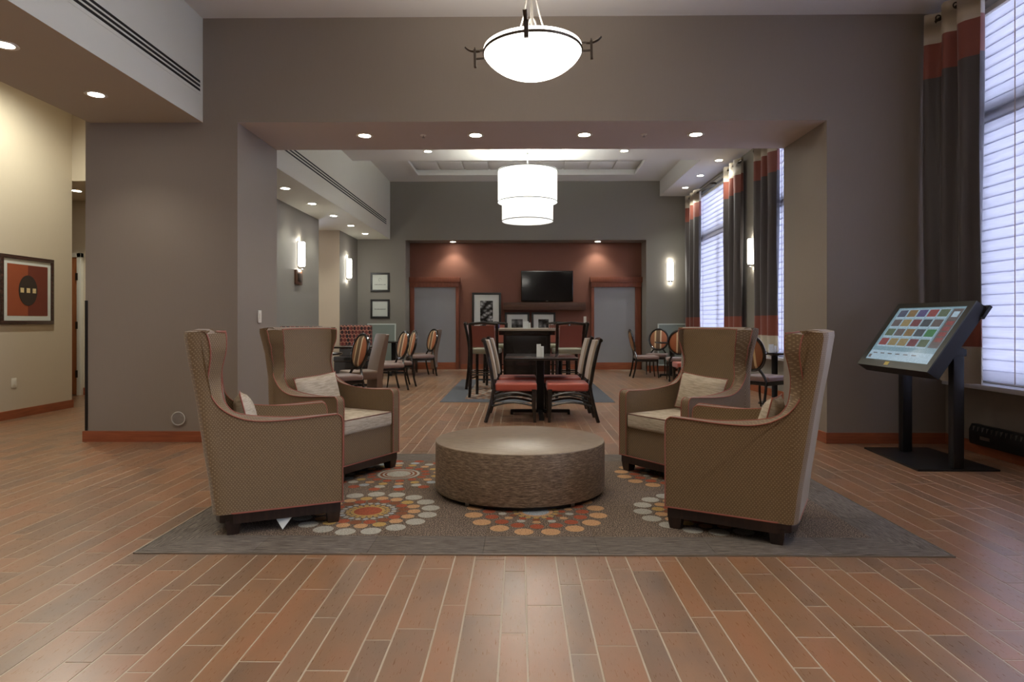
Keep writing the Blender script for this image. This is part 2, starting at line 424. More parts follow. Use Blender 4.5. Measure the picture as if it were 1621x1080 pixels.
# dining room left wall in two pieces with an opening between
for nm, y0, y1 in (('wall_dining_left', 7.36, 12.42), ('wall_dining_left_far', 13.86, 15.4)):
    w = struct(nm, MB().box(-4.39, -3.97, y0, y1, 0, SF if nm.endswith('far') else 4.26), [M_DWALL, M_BEIGE])
    for p in w.data.polygons:
        if abs(p.normal.y) > .5 or p.normal.x < -.5: p.material_index = 1
sbox('wall_dining_side_passage', -4.6, -4.39, 13.86, 15.5, 0, SF, m=M_BEIGE)
sbox('wall_passage_left', -6.6, -6.45, 10.5, 15.5, 0, SF, m=M_BEIGE)
sbox('ceiling_passage', -6.6, -3.97, 10.5, 15.5, SF, SF+.1, m=M_CREAM)
ds = sbox('ceiling_soffit_dining', -3.97, -3.172, 7.36, 15.4, SF, 4.63, m=M_CREAM)
slot(ds, -3.172, 7.4, 14.95, (3.623, 3.577, 3.531))
# dining ceiling with raised coffer
sbox('ceiling_dining', -3.172, 4.3, 7.36, 11.94, 4.26, 4.76, m=M_WHITE)
sbox('ceiling_dining_right', 3.4, 4.3, 11.94, 15.4, 4.26, 4.76, m=M_WHITE)
cf = struct('ceiling_coffer', MB().box(-3.172, 3.4, 11.94, 13.25, 4.63, 4.76).box(-3.172, 3.4, 14.68, 15.4, 4.63, 4.76).box(-3.172, -2.42, 13.25, 14.68, 4.63, 4.76).box(2.70, 3.4, 13.25, 14.68, 4.63, 4.76), M_WHITE)
struct('ceiling_tray_top', MB().box(-2.5, 2.8, 13.2, 14.75, 4.76, 4.8), M_WHITE)
nx = 9
for i in range(nx):
    x0 = -2.40+i*(5.08/nx)
    for j in range(2):
        obj('ceiling_panel', MB().box(x0+.018, x0+5.08/nx-.018, 13.27+j*.70, 13.95+j*.70, 4.735, 4.758, b=.006), M_WHITE, cf)
fr = MB(); fr.box(-2.42, 2.70, 14.60, 14.68, 4.60, 4.66); fr.box(-2.42, -2.36, 13.25, 14.60, 4.60, 4.66); fr.box(2.64, 2.70, 13.25, 14.60, 4.60, 4.66)
obj('tray_trim', fr, M_WHITE, cf, 0)
# back wall with recess
sbox('wall_back_left', -4.39, -2.793, 15.4, 16.1, 0, 4.76, m=M_DWALL)
sbox('wall_back_right', 3.072, 4.3, 15.4, 16.1, 0, 4.76, m=M_DWALL)
sbox('wall_back_header', -2.793, 3.072, 15.4, 16.1, SF-.02, 4.76, m=M_DWALL)
sbox('wall_recess_red', -2.793, 3.072, 16.0, 16.1, 0, SF-.02, m=M_RED)
# right walls with window openings
def wall_with_windows(name, x0, x1, y0, y1, wins, zt, m=M_WALL):
    mb = MB(); y = y0
    for a, b, z0, z1 in wins:
        if a > y: mb.box(x0, x1, y, a, 0, zt)
        mb.box(x0, x1, a, b, 0, z0); mb.box(x0, x1, a, b, z1, zt); y = b
    if y < y1: mb.box(x0, x1, y, y1, 0, zt)
    return struct(name, mb, m)
WZ0, WZ1 = .66, 4.12
wall_with_windows('wall_right', WXR, WXR+.22, -4, 6.33, [(-1.6, 1.7, WZ0, WZ1), (2.4, 5.95, WZ0, WZ1)], CH)
wall_with_windows('wall_dining_right', 4.10, 4.3, 7.36, 15.4, [(7.6, 10.45, WZ0, WZ1), (11.75, 14.75, WZ0, WZ1)], 4.26, M_DWALL)
# windows: frame, panes, sill + fabric slat shade in front
def window(n, x, y0, y1, depth, sill_x):
    w = bpy.data.objects.new('window_%d' % n, None); C.objects.link(w); w['kind'] = 'structure'
    fr = MB(); xo = x+depth-.06
    for a, b, c_, d in ((y0, y1, WZ0, WZ0+.05), (y0, y1, WZ1-.06, WZ1), (y0, y0+.06, WZ0, WZ1), (y1-.06, y1, WZ0, WZ1)):
        fr.box(xo, xo+.05, a, b, c_, d)
    obj('window_frame', fr, M_ALU, w, 0)
    obj('transom', MB().box(xo-.02, xo+.05, y0, y1, 3.02, 3.20), M_ALU, w, 0)
    k = 3 if y1-y0 > 3.2 else 2
    for i in range(1, k):
        yy = y0+(y1-y0)*i/k; obj('mullion', MB().box(xo-.01, xo+.05, yy-.035, yy+.035, WZ0, WZ1), M_ALU, w, 0)
    for i in range(k):
        a = y0+(y1-y0)*i/k+.03; b = y0+(y1-y0)*(i+1)/k-.03
        for z0, z1 in ((WZ0+.04, 3.03), (3.19, WZ1-.05)): obj('pane', MB().box(xo+.02, xo+.028, a, b, z0, z1), M_PANE, w, 0)
    obj('window_sill', MB().box(sill_x, x+.1, y0-.35, y1+.2, WZ0-.05, WZ0-.005, b=.008), M_STONE, w)
    return w
def slat_mesh(L):
    mb = MB(); h = .104; secs = []
    for z, dx in ((0, -.004), (.02, -.016), (.05, -.013), (.08, -.006), (h, .004)):
        secs.append([(dx, 0, z), (dx, L, z), (dx+.0022, L, z), (dx+.0022, 0, z)])
    mb.loft(secs); mb.box(-.006, .001, 0, L, -.003, .004, mi=0)
    return mb.mesh('slat', [M_SLAT], 60)
def shade(label, x, y0, y1, z0=.668, z1=4.1):
    t = thing('window_shade', label, 'window shade', (x, y0, z0), 0, 'sheer slatted window shades')
    L = y1-y0; n = int((z1-z0)/.0985); me = slat_mesh(L)
    for i in range(n):
        o = link('slat', me, t); o.location = (0, 0, i*.0985)
    obj('head_rail', MB().box(-.03, .03, 0, L, n*.0985, n*.0985+.05, b=.004), M_PLASTIC, t)
    for yy in (.45, L-.45): obj('lift_cord', MB().tube([(-.02, yy, 0), (-.02, yy, z1-z0)], .004, 6), M_BATTEN, t)
    return t
window(1, WXR, 2.4, 5.95, .22, WXR-.16)
window(4, WXR, -1.6, 1.7, .22, WXR-.16)  # unseen extra window, added to bring more daylight onto the floor
window(2, 4.10, 7.6, 10.45, .2, 3.99)
window(3, 4.10, 11.75, 14.75, .2, 3.99)
shade('tall sheer slatted shade behind the kiosk in the front window', WXR+.05, 2.41, 5.94)
shade('sheer slatted shade on dining window, mostly hidden by the right pier', 4.14, 7.61, 10.44)
shade('sheer slatted shade in the far dining window between two curtains', 4.14, 11.76, 14.74)
# baseboards
def bb(n, *b, m=M_BASE): return struct('baseboard_%s' % n, MB().box(*b, b=.003), m)
bb('front_left', -4.41, -2.83, 6.31, 6.33, 0, .108); bb('front_left_side', -4.41, -4.39, 6.33, 7.4, 0, .108, m=M_BASE_Y)
bb('front_jamb_left', -2.845, -2.827, 6.33, 7.36, 0, .108, m=M_BASE_Y)
bb('front_right', 3.04, WXR, 6.31, 6.33, 0, .108); bb('front_jamb_right', 3.039, 3.057, 6.33, 7.36, 0, .108, m=M_BASE_Y)
bb('right', WXR-.018, WXR, -4, 6.31, 0, .108, m=M_BASE_Y)
bb('hall_left', WXL, WXL+.018, -4, 8.86, 0, .108, m=M_BASE_Y); bb('hall_far', -7.21, -4.5, 10.34, 10.36, 0, .12)
bb('dining_left', -3.97, -3.952, 7.36, 12.42, 0, .12, m=M_BASE_Y); bb('dining_left_far', -3.97, -3.952, 13.86, 15.38, 0, .12, m=M_BASE_Y)
bb('back_left', -3.95, -2.793, 15.38, 15.4, 0, .14); bb('back_right', 3.072, 4.09, 15.38, 15.4, 0, .14)
bb('dining_right', 4.082, 4.10, 7.36, 15.38, 0, .12, m=M_BASE_Y); bb('recess', -1.5, 1.8, 15.98, 16.0, 0, .14)
# frosted sliding doors in the recess
def frosted(n, x0, x1, gx0, gx1):
    d = bpy.data.objects.new('door_%d' % n, None); C.objects.link(d); d['kind'] = 'structure'
    obj('door_jamb', MB().box(x0, gx0, 15.93, 15.998, 0, 2.12, b=.004), M_BASE_Z, d)
    obj('door_jamb', MB().box(gx1, x1, 15.93, 15.998, 0, 2.12, b=.004), M_BASE_Z, d)
    obj('door_header', MB().box(x0, x1, 15.90, 15.998, 2.08, 2.20, b=.004).box(x0-.03, x1+.03, 15.88, 15.998, 2.20, 2.33, b=.006), M_BASE_Z, d)
    obj('door_glass', MB().box(gx0, gx1, 15.96, 15.998, .18, 2.08), M_FROST, d, 0)
    obj('door_bottom_rail', MB().box(gx0, gx1, 15.95, 15.998, 0, .18, b=.003), M_BASE, d)
frosted(1, -2.78, -1.54, -2.67, -1.62); frosted(2, 1.80, 3.05, 1.87, 2.90)
# hall door seen edge-on
d3 = bpy.data.objects.new('door_3', None); C.objects.link(d3); d3['kind'] = 'structure'
obj('door_leaf', MB().box(-8.25, -7.285, 10.31, 10.35, .01, 2.27, b=.003), wood('hall_door_wood', col(150, 90, 52), col(176, 112, 68), .4, 2), d3)
obj('door_frame', MB().box(-7.285, -7.215, 10.29, 10.358, 0, 2.34, b=.003).box(-8.35, -8.25, 10.29, 10.358, 0, 2.34).box(-8.35, -7.215, 10.29, 10.358, 2.27, 2.34), M_PLASTIC, d3)
for z in (.35, 1.15, 1.95): obj('hinge', MB().box(-7.305, -7.265, 10.285, 10.312, z-.06, z+.06, b=.002), M_BRONZE, d3)
# small wall fittings on walls
tag(obj('corner_guard', MB().box(-4.39, -4.365, 6.318, 6.33, .112, 1.425, b=.002), M_BLACK), 'black corner guard strip on the left end of the taupe wall', 'corner guard')
t = thing('wall_disc', 'round glass disc low on the taupe wall beside the armchair', 'wall ornament', (-3.44, 6.33, .235))
obj('rim', MB().tube([(.066*math.cos(a*math.pi/16), -.014, .066*math.sin(a*math.pi/16)) for a in range(32)], .006, 8, True), plain('polished_rim', col(230, 230, 225), .15, .5), t)
obj('dome', MB().lathe([(.064, 0), (.058, .018), (.04, .032), (.02, .038), (.001, .04)], 32).xf(Matrix.Rotation(R(90), 4, 'X')), M_GLASS, t)
obj('backing', MB().lathe([(.001, 0), (.064, 0), (.064, .004), (.001, .004)], 32).xf(Matrix.Rotation(R(90), 4, 'X')), plain('disc_backing', col(160, 154, 146), .3), t)
def plate(name, label, cat, box, rocker, m=M_PLASTIC):
    t = thing(name, label, cat, ((box[0]+box[1])/2, (box[2]+box[3])/2, box[4])); o = t.location
    obj('plate', MB().box(box[0]-o.x, box[1]-o.x, box[2]-o.y, box[3]-o.y, 0, box[5]-box[4], b=.003), m, t)
    obj('rocker', MB().box(*[rocker[i]-(o.x, o.x, o.y, o.y, o.z, o.z)[i] for i in range(6)], b=.002), m, t); return t
plate('wall_switch', 'white wall switch on the left jamb of the wide opening', 'switch', (-2.845, -2.835, 6.82, 6.90, 1.20, 1.335), (-2.836, -2.830, 6.845, 6.875, 1.24, 1.30))
plate('power_outlet', 'cream outlet below the framed art on the beige wall', 'outlet', (WXL, WXL+.008, 7.78, 7.86, .385, .505), (WXL+.006, WXL+.011, 7.80, 7.84, .41, .48))
plate('power_outlet', 'white outlet on the back wall beside the right white-framed panel', 'outlet', (3.19, 3.265, 15.392, 15.4, .43, .55), (3.21, 3.245, 15.388, 15.394, .455, .525))
plate('wall_switch', 'white switch plate on red wall right of the mantel shelf', 'switch', (1.61, 1.68, 15.992, 16.0, 1.18, 1.34), (1.63, 1.66, 15.988, 15.994, 1.22, 1.30))

# ------------------------------------------------------------------ LIGHTS
ring_me = MB().lathe([(.062, -.001), (.088, -.003), (.092, 0), (.088, .004), (.062, .004)], 28).mesh('trim_ring', M_PLASTIC, 50)
lens_me = MB().lathe([(.001, .0), (.064, .0)], 28).mesh('lens', M_DLENS, 0)
can_n = 0
def downlight(x, y, z, label, group, w=1.0, cone=112):
    if y > 7: w *= 1.3
    t = thing('downlight', label, 'ceiling light', (x, y, z-.004), 0, group)
    link('trim_ring', ring_me, t); link('lens', lens_me, t)
    ld = bpy.data.lights.new('downlight_lamp', 'SPOT'); ld.energy = DOWN_W*w; ld.color = (1, .92, .78) if y < 7 else (.97, 1, .90); ld.spot_size = R(cone); ld.spot_blend = .7; ld.shadow_soft_size = .05
    lo = bpy.data.objects.new('downlight_lamp', ld); C.objects.link(lo); lo.parent = t; lo.location = (0, 0, -.02); return t
names = ['first', 'second', 'third', 'fourth', 'fifth']
for i, x in enumerate((-1.673, -.476, .691, 1.884)):
    downlight(x, 6.79, SF, names[i]+' downlight from left under the wide front beam', 'downlights under the front beam')
for y, l in ((1.5, 'beside the camera'), (2.5, 'second before the camera'), (3.53, 'just outside the left picture edge')):
    downlight(-3.74, y, SF, 'downlight in the front left soffit, '+l, 'downlights in the front left soffit')
downlight(-3.735, 4.53, SF, 'downlight in the front left soffit at the left picture edge', 'downlights in the front left soffit')
downlight(-3.743, 5.532, SF, 'downlight in the front left soffit above the taupe wall end', 'downlights in the front left soffit')
for i, y in enumerate((9.468, 10.703, 11.942, 13.171, 14.38)):
    downlight(-3.535, y, SF, names[i]+' nearest downlight under the dining left soffit', 'downlights in the dining soffit', .9)
downlight(-3.535, 8.25, SF, 'downlight under the dining left soffit hidden behind the pier', 'downlights in the dining soffit', .9)
downlight(-1.668, 15.72, SF-.02, 'left downlight in the red recess', 'recess downlights', 1.1)
downlight(1.935, 15.72, SF-.02, 'right downlight in the red recess', 'recess downlights', 1.1)
downlight(-6.735, 9.511, SF-.02, 'downlight in the far hall behind the beige wall', 'hall downlights', .8)
for i, y in enumerate((11.982, 13.231, 14.423)): downlight(3.762, y, 4.26, names[i]+' nearest downlight in the ceiling strip along dining windows', 'downlights over the dining windows', 1.2)
for i, x in enumerate((-1.648, -.467, .688, 1.862)): downlight(x, 11.29, 4.26, names[i]+' from left in the high dining ceiling row', 'downlights across the dining ceiling', 2.3)
for i, x in enumerate((-1.648, 1.862)): downlight(x, 9.0, 4.26, ('left', 'right')[i]+' high dining ceiling downlight hidden above the beam', 'downlights across the dining ceiling', 2.3)
# unseen fill downlights added around the camera to brighten the front room
for x, sx in ((-1.6, 'left'), (1.8, 'right')):
    for y, sy in ((-2.4, 'farthest behind'), (-.4, 'just behind'), (1.6, 'just before')): downlight(x, y, CH, 'added fill downlight in the high front ceiling, %s and %s the camera' % (sx, sy), 'added fill downlights in the front ceiling', 4.0)
for y, l, cn, w_ in ((4.2, 'near', 100, 3.0), (7.3, 'far', 168, 5.5)): downlight(-5.35, y, CH, l+' added fill downlight in the high hall ceiling left of the soffit', 'added hall fill downlights', w_, cn)  # unseen downlights added to wash the beige hall wall
downlight(-5.2, 13.2, SF, 'added fill downlight in the passage ceiling left of dining room', 'added passage fill downlights', 1.0)  # unseen downlight, put in to light the passage

# bowl pendant
bp = thing('bowl_pendant', 'lit white glass bowl pendant on curved metal rods at top', 'pendant lamp', (.085, 4.2, 2.985))
BR = .324
prof = [(BR, .045), (BR+.003, .02), (BR*.965, -.012), (BR*.85, -.052), (BR*.68, -.092), (BR*.47, -.124), (BR*.24, -.144), (.001, -.150)]
bowl = obj('glass_bowl', MB().lathe(crom(prof, 4), 56), M_LAMP, bp, 60)
bp.rotation_euler = (0, R(-1.3), 0)
obj('rim_ring', MB().tube([((BR-.001)*math.cos(a*math.pi/32), (BR-.001)*math.sin(a*math.pi/32), .016) for a in range(64)], .0095, 8, True), M_BRONZE, bp)
for k, an in enumerate((-97, -7, 174)):
    m = Matrix.Rotation(R(an), 4, 'Z')
    br = MB().box(BR+.0, BR+.065, -.006, .006, -.004, .006).box(BR+.0, BR+.065, -.006, .006, .05, .06)
    br.box(BR+.056, BR+.072, -.014, .014, -.055, .062)
    hp = crom([(BR+.03, 0, .052), (BR+.07, 0, .052), (BR+.105, 0, .064), (BR+.128, 0, .085)], 4)
    br.tube(hp, .013, 8, flat=.6).tube([(BR+.064, 0, .05), (BR+.064, 0, .078)], .005, 6)
    o = obj('rim_bracket', br.xf(m), M_BRONZE, bp)
for an in (38, 142, 270):
    pts = [(BR*.62*math.cos(R(an)), BR*.62*math.sin(R(an)), .03)]
    for t_, z in ((.45, .12), (.22, .28), (.1, .44), (.05, .6)): pts.append((BR*t_*math.cos(R(an)), BR*t_*math.sin(R(an)), z))
    obj('support_rod', MB().tube(crom(pts, 5), .006, 8), M_STEEL, bp)
obj('stem', MB().tube([(0, 0, .02), (0, 0, CH-2.985)], .011, 12), M_STEEL, bp)
obj('hub_loop', MB().tube([(.025*math.sin(a*math.pi/12), 0, .19-.055*math.cos(a*math.pi/12)) for a in range(24)], .006, 8, True), M_STEEL, bp)
obj('canopy', MB().lathe([(.001, 0), (.07, 0), (.065, -.02), (.02, -.04), (.001, -.04)], 28, (0, 0, CH-2.985)), M_STEEL, bp)
ul = bpy.data.lights.new('bowl_lamp', 'SPOT'); ul.energy = 110; ul.color = (1, .93, .82); ul.shadow_soft_size = .1; ul.spot_size = R(150); ul.spot_blend = .8
u_ = bpy.data.objects.new('bowl_lamp', ul); C.objects.link(u_); u_.parent = bp; u_.location = (0, 0, .08); u_.rotation_euler = (R(180), 0, 0)
BOWL = bp
# drum pendant
dp = thing('drum_pendant', 'lit two-tier white drum pendant over the bar table', 'pendant lamp', (.136, 11.3, 2.98))
def drum(r, z0, z1): return MB().lathe([(r-.004, z0), (r, z0), (r, z1), (r-.004, z1), (r-.004, z0)], 64)
obj('upper_shade', drum(.53, .36, .92), M_DRUM, dp, 60)
obj('lower_shade', drum(.455, 0.02, .38), M_DRUM, dp, 60)
obj('diffuser', MB().lathe([(.001, .03), (.45, .03)], 64), M_DRUM, dp, 0)
for r, z in ((.533, .363), (.458, .025), (.533, .918)): obj('shade_trim', MB().tube([(r*math.cos(a*math.pi/32), r*math.sin(a*math.pi/32), z) for a in range(64)], .009, 6, True), plain('shade_piping_grey', col(120, 120, 116), .6), dp)
obj('stem', MB().tube([(0, 0, .5), (0, 0, 4.26-2.98)], .014, 10), plain('pendant_stem_grey', col(90, 90, 88), .5), dp)
obj('canopy', MB().lathe([(.001, 0), (.08, 0), (.075, -.03), (.001, -.035)], 24, (0, 0, 4.26-2.98)), M_STEEL, dp)
ul = bpy.data.lights.new('drum_lamp', 'POINT'); ul.energy = 48; ul.color = (.96, 1, .92); ul.shadow_soft_size = .15
u_ = bpy.data.objects.new('drum_lamp', ul); C.objects.link(u_); u_.parent = dp; u_.location = (0, 0, .86)
# sconces
def sconce(loc, rz, label):
    t = thing('wall_sconce', label, 'wall light', loc, rz, 'lit wall sconces')
    obj('shade', MB().lathe([(.001, 0), (.07, 0), (.075, .02), (.075, .42), (.07, .44), (.001, .44)], 16, (0, -.02, 0), a0=-math.pi, a1=0, sy=1.2), M_SCONCE, t, 50)
    obj('back_plate', MB().box(-.055, .055, -.02, 0, -.03, .46, b=.004), M_STEEL, t)
    obj('finial', MB().box(-.03, .03, -.09, -.005, -.045, -.002, b=.006).box(-.08, .08, -.012, -.004, .01, .43), M_STEEL, t)
    ld = bpy.data.lights.new('sconce_lamp', 'POINT'); ld.energy = .7; ld.color = (1, .95, .84); ld.shadow_soft_size = .008
    for dz in (.475, -.065):
        lo = bpy.data.objects.new('sconce_lamp', ld); C.objects.link(lo); lo.parent = t; lo.location = (0, -.06, dz)
sconce((-3.97, 11.30, 2.20), R(90), 'lit sconce above the small dark plaque on left dining wall')
sconce((-3.97, 14.45, 2.21), R(90), 'lit sconce at the far end of left dining wall')
sconce((3.65, 15.4, 2.21), 0, 'lit sconce on back wall beside the far curtain')
sconce((4.10, 11.12, 2.22), R(-90), 'lit sconce between the two dining windows')
# sprinklers
def sprinkler(x, y, z, l):
    t = thing('sprinkler', l, 'sprinkler', (x, y, z)); obj('escutcheon', MB().lathe([(.001, -.006), (.03, -.005), (.034, 0)], 20), M_PLASTIC, t)
    obj('deflector', MB().lathe([(.001, -.03), (.016, -.03), (.016, -.026), (.004, -.024), (.004, 0)], 14), M_STEEL, t)
sprinkler(-1.04, 6.79, SF, 'small sprinkler under beam between first and second downlights')
sprinkler(1.33, 6.79, SF, 'small sprinkler under beam between third and fourth downlights')
sprinkler(-2.3, 5.9, CH, 'small sprinkler on high front ceiling left of the bowl pendant')
sprinkler(2.2, 5.9, CH, 'small sprinkler on high front ceiling right of the bowl pendant')

# ------------------------------------------------------------------ CURTAINS
def curtain(label, x, y0, y1, folds, amp=.055, zb=.66, zt=4.19):
    t = thing('curtain', label, 'curtain', (x, y0, zb), 0, 'tall colour-banded curtains')
    zl = [zb, zb+.16, .99, 1.15, 1.31, 1.6, 2.2, 2.8, 3.3, 3.57, 3.75, 3.90, 4.08, zt]
    n = folds*12; L = y1-y0; secs = []
    def prof(k, z):
        y = L*k/n; ph = 2*math.pi*folds*k/n
        s_ = math.sin(ph); s_ = math.copysign(abs(s_)**.75, s_)
        sw = .010*math.sin(z*1.7+k*.9)
        return (amp*s_+sw, y+.012*math.sin(z*1.1+k*.35)*(1 if 0 < k < n else 0))
    mb = MB()
    for zi in range(len(zl)-1):
        z0, z1 = zl[zi], zl[zi+1]; zm = (z0+z1)/2
        mi = 0 if zm < .99 or zm > 3.9 else (1 if zm < 1.31 or zm > 3.57 else 2)
        rows = []
        for z in (z0, z1):
            f = [prof(k, z) for k in range(n+1)]
            rows.append([(a, b, z-zb) for a, b in f]+[(a+.004, b, z-zb) for a, b in reversed(f)])
        mb.loft(rows, True, zi in (0, len(zl)-2), mi)
    obj('cloth', mb, [M_CU_CREAM, M_CU_RUST, M_CU_DARK], t, 60, weld=True)
    for k in range(folds*2):
        yy = L*(k+.5)/(folds*2)
        obj('grommet', MB().tube([(.026*math.cos(a*math.pi/8), yy, zt-zb-.075+.026*math.sin(a*math.pi/8)) for a in range(16)], .006, 6, True), M_BRONZE, t)
    return t
curtain('large banded curtain behind the kiosk, beside the front window', 4.0, 5.54, 6.27, 3, .055)
curtain('banded curtain nearest the right pier of the dining room', 3.99, 9.86, 10.74, 3)
curtain('banded curtain just left of the sconce between dining windows', 3.99, 11.46, 12.32, 3)
curtain('farthest banded curtain, in the back right dining corner', 3.99, 14.12, 15.15, 3)
def rod(label, x, y0, y1):
    t = thing('curtain_rod', label, 'curtain rod', (x, y0, 4.115))
    obj('pole', MB().tube([(0, 0, 0), (0, y1-y0, 0)], .014, 12), M_BRONZE, t)
    obj('finial', MB().lathe([(.001, -.03), (.02, -.02), (.026, 0), (.02, .02), (.001, .03)], 14, (0, y1-y0+.01, 0)), M_BRONZE, t)
    for y in (.4, (y1-y0)/2, y1-y0-.1): obj('bracket', MB().box(-.01, 4.12-x if x < 4.01 else 4.23-x, y-.012, y+.012, -.02, .02), M_BRONZE, t)
rod('dark rod along the front window', 4.02, 2.4, 6.26); rod('dark rod over the near dining window', 3.99, 7.6, 10.8); rod('dark rod over the far dining window', 3.99, 11.4, 15.2)

# ------------------------------------------------------------------ RUGS
rug_c = (.11, 4.506)
def carpet_mat():
    nt = NT('grey_brown_carpet'); p = pos(nt); sx = nt.n('ShaderNodeSeparateXYZ'); nt.l(p, sx.inputs[0])
    dx = math_n(nt, 'SUBTRACT', 2.12-.0, math_n(nt, 'ABSOLUTE', math_n(nt, 'SUBTRACT', sx.outputs[0], rug_c[0])))
    dy = math_n(nt, 'SUBTRACT', 1.228, math_n(nt, 'ABSOLUTE', math_n(nt, 'SUBTRACT', sx.outputs[1], rug_c[1])))
    near = math_n(nt, 'MINIMUM', dx, dy); border = math_n(nt, 'LESS_THAN', near, .27)
    side = math_n(nt, 'LESS_THAN', dx, dy)
    sp = noise(nt, p, 150, 2, .8)
    inner = ramp(nt, sp, [(.40, col(56, 48, 43)), (.52, col(94, 83, 74)), (.62, col(176, 154, 132))])
    # woven streaks follow the border's run
    s1 = noise(nt, mapping(nt, p, (3, 70, 1)), 3, 4, .7); s2 = noise(nt, mapping(nt, p, (70, 3, 1)), 3, 4, .7)
    st = nt.n('ShaderNodeMix', data_type='FLOAT'); nt.l(side, st.inputs[0]); nt.l(s1, st.inputs[2]); nt.l(s2, st.inputs[3])
    bcol = ramp(nt, st.outputs[0], [(.38, col(72, 66, 60)), (.62, col(136, 126, 116))])
    bcol2 = mix_c(nt, math_n(nt, 'MULTIPLY', sp, .3), bcol, col(60, 55, 52))
    nt.l(mix_c(nt, border, inner, bcol2), nt.b.inputs['Base Color'])
    nt.b.inputs['Roughness'].default_value = .95; nt.b.inputs['Specular IOR Level'].default_value = .1
    bump(nt, sp, .5, .003); return nt.m
M_CARPET = carpet_mat()
rug = thing('area_rug', 'grey patterned carpet inset beneath the four armchairs', 'rug', (rug_c[0], rug_c[1], 0))
ct = MB().box(-.3025, .3025, -.3065, .3065, -.003, .007, b=.0015).mesh('carpet_tile', M_CARPET, 30)
for i in range(7):
    for j in range(4):
        o = link('carpet_tile', ct, rug); o.location = ((i-3)*.606, (j-1.5)*.614, 0)
M_TR = plain('metal_edge_strip', col(150, 142, 130), .35, .7)
e = MB()
for a in ((-2.126, 2.126, -1.236, -1.229), (-2.126, 2.126, 1.229, 1.236), (-2.128, -2.122, -1.236, 1.236), (2.122, 2.128, -1.236, 1.236)): e.box(*a, -.003, .008)
obj('edge_strip', e, M_TR, rug, 0)
def dotmat(n, c_):
    nt = NT(n); p = pos(nt); sp = noise(nt, p, 140, 2, .8)
    nt.l(ramp(nt, sp, [(.36, tuple(x*.5 for x in c_[:3])+(1,)), (.55, c_), (.7, tuple(min(1, x*1.25) for x in c_[:3])+(1,))]), nt.b.inputs['Base Color'])
    nt.b.inputs['Roughness'].default_value = .95; nt.b.inputs['Specular IOR Level'].default_value = .1; return nt.m
DM = [dotmat('dot_pale_grey', col(172, 168, 156)), dotmat('dot_tan', col(190, 148, 108)), dotmat('dot_rust', col(158, 86, 62)), dotmat('dot_gold', col(180, 148, 90)), dotmat('dot_ice', col(160, 166, 168)), dotmat('dot_brown', col(130, 84, 60))]
def disc(mb, x, y, r, mi, z=.0078, n=18, ry=None):
    mb.add([(x+r*math.cos(2*math.pi*k/n), y+(ry or r)*math.sin(2*math.pi*k/n), z) for k in range(n)], [tuple(range(n))], mi)
def medallion(cx, cy, rings, centre, z=.0078):
    mb = MB(); zz = z
    for cr, mi in centre: disc(mb, cx-rug_c[0], cy-rug_c[1], cr, mi, zz, 32); zz += .0004
    for (rad, dr, n, mis, a0) in rings:
        for k in range(n):
            a = 2*math.pi*(k+a0)/n; x, y = cx+rad*math.cos(a), cy+rad*math.sin(a)
            if not (rug_c[0]-2.1 < x < rug_c[0]+2.1 and rug_c[1]-1.2 < y < rug_c[1]+1.2): continue
            disc(mb, x-rug_c[0], y-rug_c[1], dr, mis[k % len(mis)], z)
    o = obj('dot_medallion', mb, DM, rug, 0); return o
big = [(.385, .047, 15, [0], .5), (.285, .034, 15, [1, 1, 3], .5), (.225, .033, 15, [2, 5, 2], 0), (.165, .017, 20, [0], 0), (.165, .0, 1, [0], 0)]
def med_a(x, y): medallion(x, y, [(.395, .059, 17, [0], .5), (.292, .041, 17, [1, 1, 3], 0), (.225, .038, 17, [5, 2], .5), (.163, .017, 22, [0, 4], 0), (.125, .015, 20, [3], 0)], [(.108, 3), (.088, 2)])
def med_b(x, y): medallion(x, y, [(.395, .056, 16, [1], .5), (.295, .042, 16, [2], 0), (.215, .026, 14, [1, 0], .5), (.165, .024, 12, [2, 5], 0), (.13, .018, 16, [3], 0)], [(.11, 1), (.085, 4)])
def med_c(x, y): medallion(x, y, [(.46, .042, 16, [2], .5), (.385, .038, 18, [4, 0], 0), (.305, .034, 16, [1, 3], .5), (.215, .034, 14, [2], 0)], [(.165, 0), (.145, 5), (.125, 0), (.11, 5), (.095, 0)])
med_a(-.965, 4.005); med_b(.10, 4.01); med_c(-.957, 4.98); med_a(1.175, 4.02); med_b(1.20, 5.0); med_c(.10, 5.02)
# second rug under the bar table
def carpet2():
    nt = NT('slate_carpet'); p = pos(nt); sx = nt.n('ShaderNodeSeparateXYZ'); nt.l(p, sx.inputs[0])
    dx = math_n(nt, 'SUBTRACT', 1.32, math_n(nt, 'ABSOLUTE', math_n(nt, 'SUBTRACT', sx.outputs[0], .11)))
    dy = math_n(nt, 'SUBTRACT', 1.86, math_n(nt, 'ABSOLUTE', math_n(nt, 'SUBTRACT', sx.outputs[1], 11.33)))
    inn = math_n(nt, 'GREATER_THAN', math_n(nt, 'MINIMUM', dx, dy), .35); sp = noise(nt, p, 60, 2, .6)
    a = mix_c(nt, sp, col(80, 82, 86), col(100, 100, 104)); b = ramp(nt, noise(nt, p, 9, 1), [(.4, col(92, 78, 70)), (.5, col(150, 110, 86)), (.6, col(150, 146, 138))])
    nt.l(mix_c(nt, inn, a, b), nt.b.inputs['Base Color']); nt.b.inputs['Roughness'].default_value = .95; nt.b.inputs['Specular IOR Level'].default_value = .1; return nt.m
tag(obj('area_rug', MB().box(-1.21, 1.43, 9.47, 13.19, -.003, .0052, b=.001), carpet2()), 'slate grey rug under the bar table at the back', 'rug')

